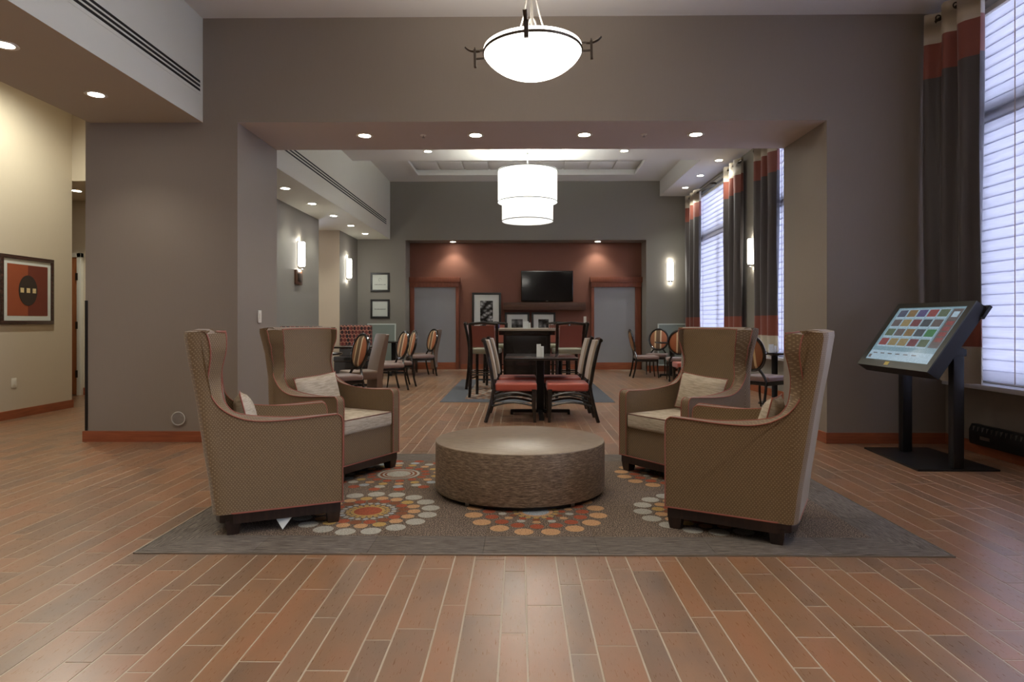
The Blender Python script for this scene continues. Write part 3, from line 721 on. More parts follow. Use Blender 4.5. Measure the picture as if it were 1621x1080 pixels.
# ------------------------------------------------------------------ DRUM COFFEE TABLE
def drum_mat():
    nt = NT('textured_bronze_bark'); p = objc(nt)
    f = noise(nt, mapping(nt, p, (14, 14, 95)), 1.6, 6, .75)
    g = noise(nt, p, 2.2, 3)
    c1 = ramp(nt, f, [(.33, col(76, 62, 48)), (.5, col(134, 114, 92)), (.68, col(196, 174, 146))])
    nt.l(mix_c(nt, math_n(nt, 'MULTIPLY', g, .35), c1, col(96, 78, 62)), nt.b.inputs['Base Color'])
    nt.b.inputs['Roughness'].default_value = .42; nt.b.inputs['Metallic'].default_value = .15
    bump(nt, f, .45, .004); return nt.m
def drumtop_mat():
    nt = NT('textured_bronze_top'); p = objc(nt)
    f = noise(nt, mapping(nt, p, (8, 45, 10)), 1.6, 6, .7)
    nt.l(ramp(nt, f, [(.3, col(120, 102, 84)), (.7, col(164, 146, 122))]), nt.b.inputs['Base Color'])
    nt.b.inputs['Roughness'].default_value = .32; nt.b.inputs['Metallic'].default_value = .15; bump(nt, f, .12, .002); return nt.m
dt = thing('coffee_table', 'round bronze-brown drum coffee table between the armchairs', 'coffee table', (0.0, 4.53, .0085))
sx_, sy_ = .602, .553
obj('drum_side', MB().lathe([(.95, .03), (.992, .03), (1, .038), (1, .352), (.996, .3595)], 96, sx=sx_, sy=sy_), drum_mat(), dt, 50)
obj('drum_top', MB().lathe([(.001, .366), (.988, .366), (.996, .3635), (.9975, .3595)], 96, sx=sx_, sy=sy_), drumtop_mat(), dt, 50)
obj('plinth', MB().lathe([(.93, 0.004), (.93, .034)], 64, sx=sx_, sy=sy_, capb=True), M_BLACK, dt, 50)
for a in (-52, -128, 52, 128): obj('glide', MB().box(.93*sx_*math.cos(R(a))-.012, .93*sx_*math.cos(R(a))+.012, .93*sy_*math.sin(R(a))-.012, .93*sy_*math.sin(R(a))+.012, 0, .03), M_STEEL, dt)

# ------------------------------------------------------------------ WINGBACK ARMCHAIRS (front at +x)
FX = .40
def wscale(z):
    pts = [(0, 1), (.62, 1), (.74, .93), (.87, .88), (.98, .95), (1.06, 1.02), (1.2, 1.05)]
    for (a, va), (b, vb) in zip(pts, pts[1:]):
        if z <= b:
            t_ = (z-a)/(b-a); t_ = t_*t_*(3-2*t_); return va+(vb-va)*t_
    return 1.05
HW = .35
def armchair():
    t = thing('armchair', 'x', 'armchair', (0, 0, 0), 0, 'brown wingback armchairs around the drum table')
    out_front = crom([(0, .125), (0, .40), (.0, .60), (.015, .642)], 3)[:-1] + crom([(.03, .65), (.15, .643), (.30, .634), (.45, .634), (.55, .652), (.63, .69), (.685, .74), (.722, .81), (.73, .88), (.722, .95), (.715, 1.02), (.722, 1.09), (.735, 1.135)], 3)
    in_front = crom([(0.004, .125), (.004, .40), (.004, .595), (.02, .637)], 3)[:-1] + crom([(.035, .645), (.14, .640), (.26, .638), (.38, .645), (.50, .660), (.595, .685), (.645, .745), (.660, .82), (.663, .90), (.655, .96), (.640, 1.03), (.636, 1.09), (.640, 1.135)], 3)
    N = len(out_front)
    def rear(du): return [(.80-du, 1.155), (.845-du, 1.148), (.85-du, 1.12), (.825-du, .95), (.79-du, .75), (.755-du, .5), (.725-du, .3), (.705-du, .125)]
    mb = MB(); pip = MB()
    for s in (1, -1):
        layers = []
        for (y, fr_, du, sh) in ((HW, out_front, .085, .0), (HW+.006, out_front, .05, .004), (HW-.004, out_front, .02, .008), (HW-.035, None, .003, .0), (HW-.06, in_front, 0, 0), (HW-.07, in_front, 0, .0)):
            if fr_ is None: fr_ = [((a[0]+b[0])/2-.008*(1 if i > 12 else 0), (a[1]+b[1])/2+.006*(1 if i > 8 else 0)) for i, (a, b) in enumerate(zip(out_front, in_front))]
            prof = list(fr_)+rear(du)
            layers.append([(FX-u, s*y*wscale(z), z) for u, z in prof])
        mb.loft(layers, True, True)
        o3 = [(FX-u+.001, s*(HW+.004)*wscale(z), z+.001) for u, z in out_front]
        i3 = [(FX-u+.002, s*(HW-.067)*wscale(z), z+.001) for u, z in in_front]
        pip.tube(o3, .0038, 6); pip.tube(i3, .0038, 6)
        # outer piping continues over the top
    # back slab
    secs = []
    ys = [-(HW-.06)+i*(2*(HW-.06))/10 for i in range(11)]
    for y in ys:
        c_ = 1-(y/(HW-.06))**2
        prof = [(.565, .30), (.575, .45), (.63, .65), (.668+.006*c_, .85), (.685+.006*c_, 1.0), (.692+.004*c_, 1.10), (.705, 1.14), (.74, 1.157), (.80, 1.158), (.847, 1.148), (.85, 1.12), (.825, .95), (.79, .75), (.755, .5), (.725, .3), (.705, .125), (.56, .125)]
        secs.append([(FX-u, y*wscale(z), z) for u, z in prof])
    mb.loft(secs)
    mb.box(FX-.58, FX-.025, -(HW-.065), HW-.065, .125, .355)
    obj('upholstered_body', mb, M_DOT, t, 40, weld=False)
    # top and bottom piping
    zt = [( -1, .612, 1.137), ]
    pip.tube([(FX-.640-.055*math.sin(math.pi*k/10)**.5*0.9, (-(HW-.067)+k*2*(HW-.067)/10)*wscale(1.14), 1.142+.004*math.sin(math.pi*k/10)) for k in range(11)], .0045, 6)
    bl = [(FX-.60, HW+.004, .127), (FX+.003, HW+.004, .127), (FX+.003, -HW-.004, .127), (FX-.60, -HW-.004, .127), (FX-.68, -HW+.05, .127), (FX-.705, -HW+.12, .127), (FX-.705, HW-.12, .127), (FX-.68, HW-.05, .127)]
    pip.tube(bl, .0045, 6, True)
    obj('piping', pip, M_PIPE, t, 60)
    # dark wood plinth and legs
    pl = MB(); pl.prism([(FX-.60, HW-.008), (FX-.01, HW-.008), (FX-.01, -HW+.008), (FX-.60, -HW+.008), (FX-.67, -HW+.06), (FX-.69, -HW+.13), (FX-.69, HW-.13), (FX-.67, HW-.06)], .065, .124, 'z')
    obj('base_rail', pl, M_DARKWOOD, t)
    for (x, y) in ((FX-.05, HW-.05), (FX-.05, -HW+.05), (FX-.60, HW-.06), (FX-.60, -HW+.06)):
        l = MB().loft([[(x+a*w, y+b*w, z) for a, b in ((-1, -1), (1, -1), (1, 1), (-1, 1))] for w, z in ((.030, 0), (.036, .035), (.040, .085))])
        obj('leg', l, M_DARKWOOD, t)
    # seat cushion
    cu = MB().box(FX-.60, FX-.002, -.278, .278, .352, .468, b=.028)
    sc = obj('seat_cushion', cu, M_CREAMF, t, 50)
    cp = MB()
    for z in (.463,):
        cp.tube([(FX-.58, .274, z), (FX-.02, .274, z), (FX-.006, .26, z), (FX-.006, -.26, z), (FX-.02, -.274, z), (FX-.58, -.274, z)], .0042, 6)
    obj('cushion_piping', cp, M_PIPE_D, t)
    return t
ac = armchair()
def place(t, fx, fy, ang):
    a = R(ang); t.location = (fx-FX*math.cos(a), fy-FX*math.sin(a), .0085); t.rotation_euler = (0, 0, a)
POS = [(-1.212, 4.095, 25, 'brown wingback armchair at front left, side turned to camera'), (-1.172, 4.925, -28, 'brown wingback armchair at back left, facing the drum table'),
       (1.014, 4.863, 215, 'brown wingback armchair at back right, facing the drum table'), (1.018, 4.0, 151, 'brown wingback armchair at front right, side turned to camera')]
chairs = []
for i, (x, y, a, l) in enumerate(POS):
    o = ac if i == 0 else dup(ac); o['label'] = l; place(o, x, y, a); chairs.append(o)
# swing tag under the front left chair
o = obj('swing_tag', MB().add([(.02, -.30, .07), (.12, -.33, .07), (.06, -.36, .005), (.02, -.298, .071), (.12, -.328, .071), (.06, -.358, .006)], [(0, 1, 2), (5, 4, 3), (0, 2, 5, 3), (0, 3, 4, 1), (1, 4, 5, 2)]), M_PAPER, chairs[0], 0); o['label'] = 'white tag hanging below'
# lumbar pillows
def pillow(W=.46, H=.30, D=.12):
    mb = MB(); n, m = 16, 12; vs = []
    front, back = [], []
    for j in range(m+1):
        for i in range(n+1):
            u, v = i/n*2-1, j/m*2-1
            e_ = max(0, (1-abs(u)**2.6))*max(0, (1-abs(v)**2.6)); d = D/2*e_**.55
            pin = 1-.05*(abs(u)**4*(1-v*v)*0+ (1-abs(u))*0) - .04*(1-u*u)*abs(v)**3 - 0
            y = u*W/2*(1-.05*(1-v*v)*abs(u)**3); z = v*H/2*(1-.06*(1-u*u)*abs(v)**3)
            wr = .004*math.sin(u*9+v*5)*e_
            front.append((d+wr, y, z)); back.append((-d+wr, y, z))
    mb.v = front+back; K = len(front)
    for j in range(m):
        for i in range(n):
            a = j*(n+1)+i; mb.f.append((a, a+1, a+n+2, a+n+1)); mb.f.append((K+a, K+a+n+1, K+a+n+2, K+a+1))
    mb.mi = [0]*len(mb.f)
    t = thing('lumbar_pillow', 'x', 'pillow', (0, 0, 0), 0, 'cream ribbed lumbar pillows on the armchairs')
    obj('cover', mb, M_CREAMF, t, 70, weld=True)
    pp = []
    for k in range(48):
        q = k/48*4; s_ = int(q); f = q-s_; u, v = [(-1+2*f, -1), (1, -1+2*f), (1-2*f, 1), (-1, 1-2*f)][s_]
        pp.append((0, u*W/2*(1-.05*(1-v*v)*abs(u)**3), v*H/2*(1-.06*(1-u*u)*abs(v)**3)))
    obj('piping', MB().tube(pp, .0042, 6, True), M_PIPE, t, 60)
    return t
pw = pillow()
PL = ['cream lumbar pillow edge-on in the front left armchair', 'cream lumbar pillow in the back left armchair', 'cream lumbar pillow in the back right armchair', 'cream lumbar pillow edge-on in the front right armchair']
for i, (x, y, a, l) in enumerate(POS):
    o = pw if i == 0 else dup(pw); o['label'] = PL[i]; A = R(a)
    back = .525
    lx, ly = -back*math.cos(A), -back*math.sin(A)
    side = {0: .02, 1: -.02, 2: .03, 3: 0}[i]
    o.location = (x+lx-side*math.sin(A), y+ly+side*math.cos(A), .007+.468+.155)
    o.rotation_euler = (R(3 if i % 2 else -4), R(-14), A)

# ------------------------------------------------------------------ KIOSK
kk = thing('touchscreen_kiosk', 'black touchscreen kiosk on two posts beside the front window', 'kiosk', (3.56, 5.56, 0))
def K(x, y, z): return (x-3.56, y-5.56, z)
obj('base_plate', MB().prism([(3.28-3.56, 6.06-5.56), (3.22-3.56, 5.15-5.56), (3.88-3.56, 5.15-5.56), (3.88-3.56, 6.06-5.56)][::-1], 0, .016, 'z'), M_BLACK, kk)
for y in (5.20, 5.88): obj('post', MB().box(-.045, .045, y-5.56-.035, y-5.56+.035, .016, 1.0, b=.012), M_BLACK, kk)
lo, up = Vector((3.19, 0, .815)), Vector((3.575, 0, 1.375)); uv = (up-lo).normalized(); LN = (up-lo).length; nv = Vector((-uv.z, 0, uv.x))  # outward normal (towards -x, +z)
def KP(a, b, d):   # a: 0..1 along screen left(far)->right(near), b: 0..1 up, d: out
    y0, y1 = 6.01, 4.985; p = lo+uv*LN*b+nv*d; return (p.x-3.56, y0+(y1-y0)*a-5.56, p.z)
def kbox(mb, a0, a1, b0, b1, d0, d1, mi=0):
    vs = [KP(a, b, d) for a in (a0, a1) for b in (b0, b1) for d in (d0, d1)]
    return mb.add(vs, [(0, 1, 3, 2), (4, 6, 7, 5), (0, 4, 5, 1), (2, 3, 7, 6), (0, 2, 6, 4), (1, 5, 7, 3)], mi)
h = MB(); kbox(h, 0, 1, 0, 1, -.105, -.006); kbox(h, -.02, 1.02, .86, 1.03, -.115, -.09)
obj('housing', h, M_BLACK, kk, 0)
bz = MB(); kbox(bz, 0, 1, 0, .10, -.006, .004); kbox(bz, 0, 1, .93, 1, -.006, .004); kbox(bz, 0, .06, .10, .93, -.006, .004); kbox(bz, .94, 1, .10, .93, -.006, .004)
obj('bezel', bz, plain('kiosk_bezel', col(74, 74, 66), .3, .3), kk, 0)
def scr(n, c_, e_=.5):
    nt = NT(n); nz = noise(nt, objc(nt), 60, 3, .8)
    cc = mix_c(nt, nz, tuple(x*.45 for x in c_[:3])+(1,), tuple(min(1, x*1.5) for x in c_[:3])+(1,))
    nt.b.inputs['Base Color'].default_value = (.01, .01, .01, 1); nt.b.inputs['Roughness'].default_value = .12
    nt.l(cc, nt.b.inputs['Emission Color']); nt.b.inputs['Emission Strength'].default_value = e_; return nt.m
NTs = [scr('screen_backlight', col(120, 146, 158), .33), scr('screen_white', col(150, 172, 186), .36)]
NTs += [scr('photo_%d' % i, tuple(.75*x+.06 for x in c_[:3])+(1,), .24) for i, c_ in enumerate([col(70, 80, 110), col(140, 110, 60), col(80, 70, 130), col(150, 60, 60), col(90, 110, 80), col(120, 50, 60), col(50, 130, 70), col(100, 90, 90), col(160, 140, 90), col(60, 70, 80)])]
sm = MB(); kbox(sm, .06, .94, .10, .93, -.006, -.003, 0)
kbox(sm, .07, .93, .11, .25, -.003, -.0026, 1)
rr = random.Random(3)
seq = [0, 1, 2, 3, 4, 7, 8, 5, 9, 7, 4, 7, 1, 9, 6, 3, 8, 8, 5, 4]
for r_ in range(4):
    for c_ in range(5):
        a0 = .10+c_*.137; b1 = .905-r_*.150
        kbox(sm, a0, a0+.128, b1-.140, b1, -.003, -.0026, 1)
        kbox(sm, a0+.006, a0+.122, b1-.118, b1-.008, -.0026, -.0022, 2+seq[r_*5+c_])
kbox(sm, .80, .92, .33, .90, -.003, -.0026, 9); kbox(sm, .825, .895, .78, .86, -.0026, -.0022, 1)
for b in (.42, .50, .58, .66): kbox(sm, .825, .905, b, b+.06, -.0026, -.0022, 5)
for i in range(6): kbox(sm, .12+i*.11, .18+i*.11, .20, .215, -.0026, -.0022, 9)
kbox(sm, .08, .12, .13, .18, -.0026, -.0022, 9)
obj('screen', sm, NTs, kk, 0)
stk = MB(); kbox(stk, .40, .46, .03, .08, .004, .005); o = obj('sticker', stk, plain('yellow_label', col(200, 180, 90), .6), kk, 0); o['label'] = 'small yellow sticker'
obj('bracket', MB().box(-.10, .06, -.40, .40, .93, .99, b=.006), M_BLACK, kk)

# baseboard heater
ht = thing('baseboard_heater', 'black baseboard heater under the front window', 'heater', (WXR-.018, 2.6, .095))
obj('housing', MB().prism([(0, 0), (-.06, 0), (-.07, .03), (-.07, .13), (-.045, .18), (0, .18)], 0, 3.28, 'y'), M_BLACK, ht)
gm = MB()
for i in range(56): gm.box(-.0735, -.052, 3.22-i*.055, 3.225-i*.055, .125, .165)
obj('grille_fins', gm, M_STEEL, ht, 0)['kind'] = 'stuff'
o = obj('nameplate', MB().box(-.0725, -.070, 3.02, 3.14, .055, .085), M_STEEL, ht, 0); o['label'] = 'small silver plate'

# ------------------------------------------------------------------ FRAMED PICTURES
def frame(name, label, loc, rz, w, h, fw, mat_w, m_frame, m_pic, cat='picture', lean=0, depth=.03, extra=None, group=None, mwb=None):
    t = thing(name, label, cat, loc, rz, group); t.rotation_euler = (R(-lean), 0, rz)   # hangs on a wall at local y=0, faces local -y, origin bottom centre
    mb = MB(); D = -depth
    mb.box(-w/2, w/2, D, 0, 0, fw, b=.003).box(-w/2, w/2, D, 0, h-fw, h, b=.003).box(-w/2, -w/2+fw, D, 0, fw, h-fw, b=.003).box(w/2-fw, w/2, D, 0, fw, h-fw, b=.003)
    obj('picture_frame', mb, m_frame, t)
    if mat_w: obj('mat_board', MB().box(-w/2+fw, w/2-fw, D*.55, -.002, fw, h-fw), M_PAPER, t, 0)
    mb_ = mat_w if mwb is None else mwb
    obj('print', MB().box(-w/2+fw+mat_w, w/2-fw-mat_w, D*.6, -.001, fw+mb_, h-fw-mat_w), m_pic, t, 0)
    if extra: extra(t, w, h, D)
    return t
M_ARTL = plain('art_rust', col(150, 74, 44), .6, var=.1, scale=5); M_ARTR = plain('art_maroon', col(108, 48, 34), .6, var=.1, scale=5)
def art(t, w, h, D):
    a = w/2-.105; obj('print_half', MB().box(.0, a, D*.64, D*.58, .115, h-.115), M_ARTR, t, 0)
    obj('print_oval', MB().lathe([(.001, 0), (1, 0), (1, .002), (.001, .002)], 32, sx=.155, sy=.195).xf(Matrix.Translation((0, D*.64, h/2)) @ Matrix.Rotation(R(90), 4, 'X')), plain('art_dark', col(52, 40, 34), .6), t, 0)
    for x in (-.10, 0, .10): obj('print_square', MB().box(x-.028, x+.028, D*.64-.004, D*.64, h/2-.03, h/2+.03), plain('art_cream', col(214, 190, 140), .6, var=.4, scale=60), t, 0)
frame('framed_art', 'dark framed red abstract with oval and three squares on beige wall', (WXL, 8.03, 1.175), R(90), .88, .87, .05, .06, wood('mahogany_frame', col(40, 24, 22), col(72, 46, 40), .25, coat=.4), M_ARTL, extra=art)
def scribble(y0):
    def f(t, w, h, D):
        mb = MB(); r_ = random.Random(int(y0*100))
        for k in range(11): mb.box(-.13+k*.025, -.115+k*.025, D*.62-.0005, D*.62, y0-.006, y0+.006+r_.random()*.008)
        if y0 < .2: mb.tube([(.03*math.cos(a), D*.62, .29+.04*math.sin(a)) for a in [k*.5 for k in range(10)]], .003, 5)
        obj('print_lettering', mb, M_FRAMEDK, t, 0)
    return f
M_CARD = plain('pale_card', col(196, 200, 190), .7, var=.02)
frame('framed_print', 'upper small square charcoal frame on the back left wall', (-3.415, 15.4, 1.94), 0, .465, .465, .048, 0, M_FRAMEDK, M_CARD, extra=scribble(.17), group='two square framed prints')
frame('framed_print', 'lower small square charcoal frame on the back left wall', (-3.415, 15.4, 1.29), 0, .465, .465, .048, 0, M_FRAMEDK, M_CARD, extra=scribble(.22), group='two square framed prints')
M_GPAN = plain('grey_green_panel', col(140, 150, 142), .25, var=.03); M_WFR = plain('white_frame', col(205, 212, 205), .5)
frame('low_wall_board', 'low white-framed grey panel behind the left dining tables', (-3.375, 15.4, .14), 0, .70, 1.02, .03, 0, M_WFR, M_GPAN, 'panel')
frame('low_wall_board', 'low white-framed grey panel behind the right oval chairs', (3.69, 15.38, .14), 0, .70, 1.02, .03, 0, M_WFR, M_GPAN, 'panel')
def bw(n, sc, k=0):
    nt = NT(n); p = objc(nt); v = nt.n('ShaderNodeTexVoronoi'); v.inputs['Scale'].default_value = sc; nt.l(mapping(nt, p, (1, 1, 1.4)), v.inputs['Vector'])
    f = math_n(nt, 'ADD', math_n(nt, 'MULTIPLY', v.outputs[0], .9), math_n(nt, 'MULTIPLY', noise(nt, p, sc*3, 4), .5))
    nt.l(ramp(nt, f, [(.35, col(190, 190, 186)), (.6, col(110, 110, 108)), (.85, col(26, 26, 26))]), nt.b.inputs['Base Color']); nt.b.inputs['Roughness'].default_value = .25; return nt.m
frame('framed_photo', 'tall black framed black-and-white photo leaning on the lower shelf', (-.84, 15.90, .79), 0, .73, 1.15, .055, .15, M_FRAMEDK, bw('bw_stones', 9), lean=1.5)
frame('framed_photo', 'left of two small black framed photos under the mantel', (-.07, 15.92, .79), 0, .62, .65, .05, .12, M_FRAMEDK, bw('bw_street', 4), lean=2, group='two small framed photos')
frame('framed_photo', 'right of two small black framed photos under the mantel', (.595, 15.92, .79), 0, .60, .65, .05, .12, M_FRAMEDK, bw('bw_bridge', 5.3), lean=2, group='two small framed photos')
# plaque under left sconce
t = thing('wall_plaque', 'small dark carved plaque below the left wall sconce', 'plaque', (-3.97, 11.22, 1.87), R(90))
obj('board', MB().box(-.16, .16, -.04, 0, 0, .26, b=.01), M_SHELFW, t); obj('relief', MB().box(-.09, .09, -.05, -.035, .05, .2, b=.012), M_BRONZE, t)
# shelves, television
tag(obj('mantel_shelf', MB().box(-.41, 1.64, 15.75, 16.0, 1.50, 1.69, b=.005), M_SHELFW), 'thick brown floating mantel shelf below the television', 'shelf')
tag(obj('lower_shelf', MB().box(-1.245, 1.65, 15.68, 15.98, .64, .79, b=.005), M_SHELFW), 'long low brown shelf carrying the leaning photos', 'shelf')
tv_ = thing('television', 'black flat television on the red wall', 'television', (.685, 15.99, 1.715))
obj('casing', MB().box(-.655, .655, -.07, 0, 0, .775, b=.008), M_BLACKG, tv_)
obj('screen', MB().box(-.63, .63, -.074, -.068, .03, .75), plain('tv_glass', col(12, 13, 15), .08, coat=.5), tv_, 0)
obj('badge', MB().box(-.03, .03, -.076, -.07, .008, .018), M_STEEL, tv_, 0)

# ------------------------------------------------------------------ DINING FURNITURE
# rust seat chairs (face +x)
def rust_chair():
    t = thing('dining_chair', 'x', 'chair', (0, 0, 0), 0, 'rust seated chairs at the front dining table')
    seat = MB().box(-.22, .28, -.22, .22, .375, .475, b=.03); obj('seat', seat, M_REDSEAT, t, 50)
    back = [(-.235, .52), (-.25, .62), (-.275, .75), (-.305, .88), (-.335, .985)]
    c_ = crom(back, 4)
    for s in (-1, 1):
        pts = [(-.335, s*.205, 0), (-.30, s*.205, .12), (-.262, s*.205, .28), (-.238, s*.205, .42)]+[(x-.02, s*.205, z) for x, z in back]
        obj('leg', MB().tube(crom(pts, 4), .022, 8, rs=None), M_BLACKW, t)
        obj('leg', MB().loft([[(.245+a*w+dx, s*.195+b*w, z) for a, b in ((-1, -1), (1, -1), (1, 1), (-1, 1))] for w, z, dx in ((.016, 0, .01), (.022, .2, 0), (.026, .40, 0))]), M_BLACKW, t)
        arc = crom([(-.25, s*.20, .30), (-.1, s*.2, .345), (.05, s*.2, .355), (.24, s*.195, .31)], 4)
        obj('side_rail', MB().tube(arc, .017, 6), M_BLACKW, t)
        arc = crom([(-.28, s*.20, .19), (-.1, s*.2, .235), (.05, s*.2, .24), (.245, s*.195, .20)], 4)
        obj('side_rail', MB().tube(arc, .014, 6), M_BLACKW, t)
    mb = MB().loft([[(x+.028, -.19, z), (x+.028, .19, z), (x-.03, .19, z), (x-.03, -.19, z)] for x, z in c_]); obj('backrest', mb, M_TANFAB, t, 60)
    obj('top_rail', MB().tube([(-.365, -.21, .985), (-.372, 0, .995), (-.365, .21, .985)], .024, 8), M_BLACKW, t)
    return t
rc = rust_chair()
DT = (.265, 8.3)
for i, (x, y, a, l) in enumerate([(-.075, 7.78, 0, 'rust seated chair, near left side of the front dining table'), (-.06, 8.57, 0, 'rust seated chair, far left side of the front dining table'),
                                  (.605, 7.78, 180, 'rust seated chair, near right side of the front dining table'), (.59, 8.57, 180, 'rust seated chair, far right side of the front dining table')]):
    o = rc if i == 0 else dup(rc); o['label'] = l; o.location = (x, y, 0); o.rotation_euler = (0, 0, R(a))
def ped_table(label, x, y, w, d, base='T', m=M_BLACKW, group=None, h=.765):
    t = thing('dining_table', label, 'table', (x, y, 0), 0, group)
    obj('tabletop', MB().box(-w/2, w/2, -d/2, d/2, h-.03, h, b=.006), m, t)
    a_ = min(.39, w*.43); b_ = d*.5-.02
    for yy in (0,):
        obj('pedestal', MB().box(-.05, .05, yy-.05, yy+.05, .035, h-.03, b=.01), M_BLACK, t)
        obj('foot_bar', MB().box(-a_, a_, yy-.03, yy+.03, .025, .065, b=.01).box(-a_, -a_+.03, yy-.03, yy+.03, 0, .04).box(a_-.03, a_, yy-.03, yy+.03, 0, .04), M_BLACK, t)
        obj('foot_bar', MB().box(-.03, .03, yy-b_, yy+b_, .025, .065, b=.01).box(-.03, .03, yy-b_, yy-b_+.03, 0, .04).box(-.03, .03, yy+b_-.03, yy+b_, 0, .04), M_BLACK, t)
    return t
ped_table('dark rectangular table with four rust seated chairs', .265, 8.27, .90, 1.10)
def tent(label, x, y, z, w=.05, hh=.11):
    t = thing('table_card', label, 'table card', (x, y, z), 0, 'white cards standing on tables')
    obj('card', MB().prism([(-.025, 0), (.025, 0), (.006, hh), (-.006, hh)], -w/2, w/2, 'x').xf(Matrix.Identity(4)), M_PAPER, t, 0)
    obj('caddy', MB().box(w/2, w/2+.035, -.03, .03, 0, hh*.82, b=.004), M_PAPER, t); return t
tent('white card and caddy standing on the front dining table', .24, 8.05, .765, .055, .16)
# bar table (communal)
bt = thing('bar_table', 'tall dark bar table with taupe top under the drum pendant', 'table', (.115, 10.95, .006))
obj('tabletop', MB().box(-.57, .57, -.75, .75, 1.055, 1.09, b=.004), M_LIGHTTOP, bt)
obj('apron', MB().box(-.46, .46, -.64, .64, .985, 1.055, b=.004), M_BLACKW, bt)
obj('pedestal', MB().box(-.385, .385, -.60, .60, 0, .985, b=.006), M_BLACKW, bt)
tent('white card standing in the middle of the bar table', .10, 10.6, 1.096, .09, .12)
tag(obj('blue_box', MB().box(-.42, -.34, 10.55, 10.63, 1.096, 1.17, b=.004), plain('blue_card', col(70, 64, 110), .5)), 'small blue box on the bar table behind the left stool', 'box')
wbk = thing('wire_basket', 'small dark wire basket on the right end of the bar table', 'basket', (.55, 10.6, 1.096))
wb_ = MB()
for z in (.003, .04, .08): wb_.tube([(-.07, -.05, z), (.07, -.05, z), (.07, .05, z), (-.07, .05, z)], .003, 5, True)
obj('wires', wb_, M_BRONZE, wbk)
wv = MB()
for x in (-.07, -.035, 0, .035, .07):
    for y in (-.05, .05): wv.tube([(x, y, 0), (x, y, .08)], .0025, 5)
obj('uprights', wv, M_BRONZE, wbk)
# bar stools face +y locally
def bar_stool():
    t = thing('bar_stool', 'x', 'bar stool', (0, 0, 0), 0, 'bar stools around the tall table')
    obj('seat', MB().box(-.22, .22, -.20, .22, .69, .775, b=.03), M_SAGE, t, 50)
    bk = crom([(-.215, .80), (-.225, .92), (-.25, 1.05), (-.272, 1.14)], 4)
    obj('backrest', MB().loft([[(-.18-.0*z, y+.02, z), (.18, y+.02, z), (.18, y-.03, z), (-.18, y-.03, z)] for y, z in bk]), M_REDBACK, t, 60)
    obj('top_rail', MB().tube([(-.22, -.275, 1.165), (0, -.30, 1.185), (.22, -.275, 1.165)], .022, 8), M_BLACKW, t)
    for s in (-1, 1):
        obj('leg', MB().tube(crom([(s*.225, -.255, 0), (s*.215, -.215, .35), (s*.21, -.20, .7), (s*.212, -.235, .95), (s*.22, -.28, 1.175)], 4), .025, 8), M_BLACKW, t)
        obj('leg', MB().tube([(s*.20, .21, 0), (s*.195, .19, .70)], .025, 8), M_BLACKW, t)
        obj('stretcher', MB().tube([(s*.213, -.22, .30), (s*.20, .20, .30)], .012, 6), M_BLACKW, t)
    obj('stretcher', MB().tube([(-.2, .2, .25), (.2, .2, .25)], .012, 6), M_BLACKW, t); obj('stretcher', MB().tube([(-.215, -.225, .36), (.215, -.225, .36)], .012, 6), M_BLACKW, t)
    return t
bs = bar_stool()
for i, (x, y, a, l) in enumerate([(-.54, 10.22, -8, 'front left bar stool with sage seat and dark red back'), (.765, 10.22, 8, 'front right bar stool with sage seat and dark red back'),
    (-.70, 11.45, -90, 'middle bar stool on the left of the bar table'), (.93, 11.45, 90, 'middle bar stool on the right of the bar table'),
    (-.45, 12.15, 187, 'far left bar stool behind the bar table'), (.72, 12.15, 173, 'far right bar stool behind the bar table')]):
    o = bs if i == 0 else dup(bs); o['label'] = l; o.location = (x, y, .006 if i != 2 else .006); o.rotation_euler = (0, 0, R(a))

# oval back chairs: face +x
def oval_chair():
    t = thing('oval_back_chair', 'x', 'chair', (0, 0, 0), 0, 'oval backed dining chairs')
    obj('seat', MB().box(-.22, .26, -.23, .23, .40, .475, b=.03), M_MAUVE, t, 50)
    obj('seat_frame', MB().box(-.21, .245, -.215, .215, .35, .405, b=.008), M_BLACKW, t)
    T = Matrix.Translation((-.285, 0, .79)) @ Matrix.Rotation(R(-12), 4, 'Y')
    ring = MB().tube([(0, .215*math.cos(a*math.pi/16), .245*math.sin(a*math.pi/16)) for a in range(32)], .022, 8, True); obj('back_frame', ring.xf(T), M_BLACKW, t)
    pad = MB().lathe([(.001, -.028), (.8, -.026), (.97, -.012), (1, 0), (.97, .012), (.8, .026), (.001, .028)], 32, sx=.20, sy=.23).xf(Matrix.Rotation(R(90), 4, 'Y')).xf(Matrix.Rotation(R(90), 4, 'X')).xf(T)
    obj('back_pad', pad, M_STRIPE, t, 60)
    for s in (-1, 1):
        obj('leg', MB().tube(crom([(-.30, s*.20, 0), (-.25, s*.20, .2), (-.22, s*.195, .40), (-.225, s*.15, .50), (-.245, s*.10, .57)], 4), .018, 8), M_BLACKW, t)
        obj('leg', MB().tube(crom([(.25, s*.20, 0), (.225, s*.205, .2), (.225, s*.2, .37)], 4), .018, 8, rs=[.012]*3+[.016]*4+[.022]*2), M_BLACKW, t)
    return t
oc = oval_chair()
OV = [(-2.48, 8.75, 222, 'oval back striped chair just behind the back left armchair'),
      (-2.33, 11.12, 215, 'oval back striped chair at the middle left dining table, near side'), (-2.29, 11.78, 207, 'oval back striped chair at the middle left dining table, far side'),
      (-2.21, 14.05, 215, 'oval back striped chair at the farthest left dining table'),
      (2.72, 13.75, 0, 'oval back chair in side view before the right door'), (3.16, 14.6, 250, 'oval back striped chair in front of the right white-framed panel'),
      (3.25, 13.02, 82, 'oval back chair just behind the back right armchair top'),
      (3.35, 8.75, 35, 'oval back chair between the right armchairs by the window')]
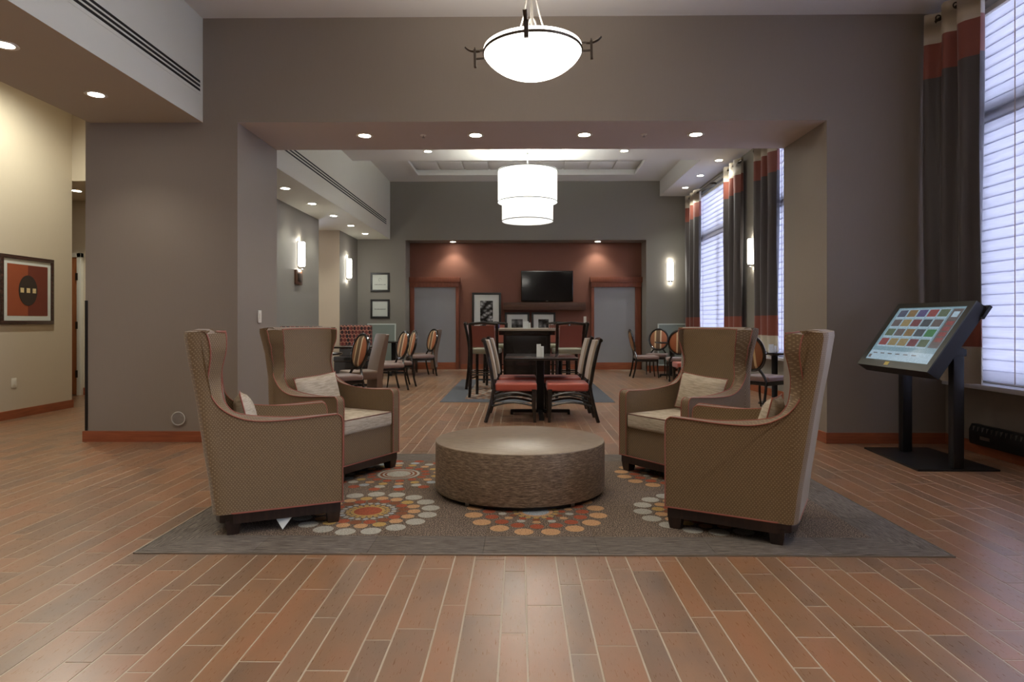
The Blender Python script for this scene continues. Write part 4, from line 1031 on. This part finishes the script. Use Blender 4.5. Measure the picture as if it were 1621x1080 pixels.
for i, (x, y, a, l) in enumerate(OV):
    o = oc if i == 0 else dup(oc); o['label'] = l; o.location = (x, y, 0); o.rotation_euler = (0, 0, R(a))
# parsons chairs: face -x at 180
def parsons():
    t = thing('parsons_chair', 'x', 'chair', (0, 0, 0), 0, 'brown upholstered parsons chairs')
    pr_ = crom([(-.17, .44), (-.20, .60), (-.25, .80), (-.31, 1.02)], 4); outer = crom([(-.36, 1.02), (-.325, .8), (-.285, .6), (-.26, .4), (-.26, .14)], 4)
    poly = pr_+outer+[(-.17, .14)]
    obj('backrest', MB().loft([[(x+ex, y, z-ez) for x, z in poly] for y, ex, ez in ((-.235, 0, .012), (-.22, 0, 0), (.22, 0, 0), (.235, 0, .012))]), M_LEATHER, t, 50)
    obj('seat', MB().box(-.20, .27, -.23, .23, .34, .47, b=.03), M_LEATHER, t, 50)
    for x, y in ((.23, .19), (.23, -.19), (-.23, .19), (-.23, -.19)):
        obj('leg', MB().loft([[(x+a*w, y+b*w, z) for a, b in ((-1, -1), (1, -1), (1, 1), (-1, 1))] for w, z in ((.014, 0), (.022, .35 if x > 0 else .15))]), M_DARKWOOD, t)
    return t
pc = parsons()
for i, (x, y, a, l) in enumerate([(-2.42, 9.6, 212, 'brown parsons chair behind the first striped oval chair'), (-2.22, 14.75, 178, 'brown parsons chair at the farthest left table by the red recess')]):
    o = pc if i == 0 else dup(pc); o['label'] = l; o.location = (x, y, 0); o.rotation_euler = (0, 0, R(a))
# booth seats with oval pattern, against the left wall (face -y)
def booth():
    t = thing('booth_seat', 'x', 'booth', (0, 0, 0), 0, 'patterned booth seats along the left dining wall')
    obj('backrest', MB().box(-.34, .34, -.06, .10, .62, 1.135, b=.03), M_OVAL, t, 50)
    obj('back_frame', MB().box(-.35, .35, -.05, .12, 0, .62, b=.006), M_BLACKW, t)
    obj('seat', MB().box(-.34, .34, -.55, -.05, .36, .48, b=.035), M_BLACKG, t, 50)
    obj('seat_base', MB().box(-.33, .33, -.52, -.05, 0, .36, b=.006), M_BLACKW, t)
    return t
bo = booth()
for i, (x, y, l) in enumerate([(-3.6, 10.35, 'red oval-patterned booth seat showing above the back left armchair'), (-3.58, 13.75, 'red oval-patterned booth seat below the far left sconce')]):
    o = bo if i == 0 else dup(bo); o['label'] = l; o.location = (x, y, 0)
def round_table(label, x, y, r=.38, h=.765):
    t = thing('round_table', label, 'table', (x, y, 0), 0, None)
    obj('tabletop', MB().lathe([(.001, h-.03), (r-.01, h-.03), (r, h-.02), (r, h-.006), (r-.008, h), (.001, h)], 40), M_BLACKG, t, 40)
    obj('pedestal', MB().lathe([(.09, h-.032), (.045, h-.06), (.04, .08), (.06, .05), (.22, .02), (.23, 0)], 24, capb=True), M_BLACK, t, 40); return t
round_table('dark round table behind the back left armchair', -2.92, 9.05, .36)
ped_table('dark table at the middle of the left dining wall', -3.0, 11.6, .70, .95)
ped_table('dark table at the far left corner of dining room', -2.88, 14.4, .70, .80)
tent('white card on the middle left dining table', -2.80, 11.45, .765, .06, .13)
ped_table('dark table between the oval chairs by the far window', 3.32, 13.85, .62, .62)
round_table('dark round table by the window between right armchairs', 3.75, 9.35, .36)
tent('white card on the round table by the window', 3.62, 9.15, .765, .07, .12)
# rust chair by the far window
o = dup(rc, (3.09, 11.5, 0), R(180), 'rust seated chair partly hidden behind the back right armchair', 'oval backed dining chairs'); o['group'] = 'chairs by the window'
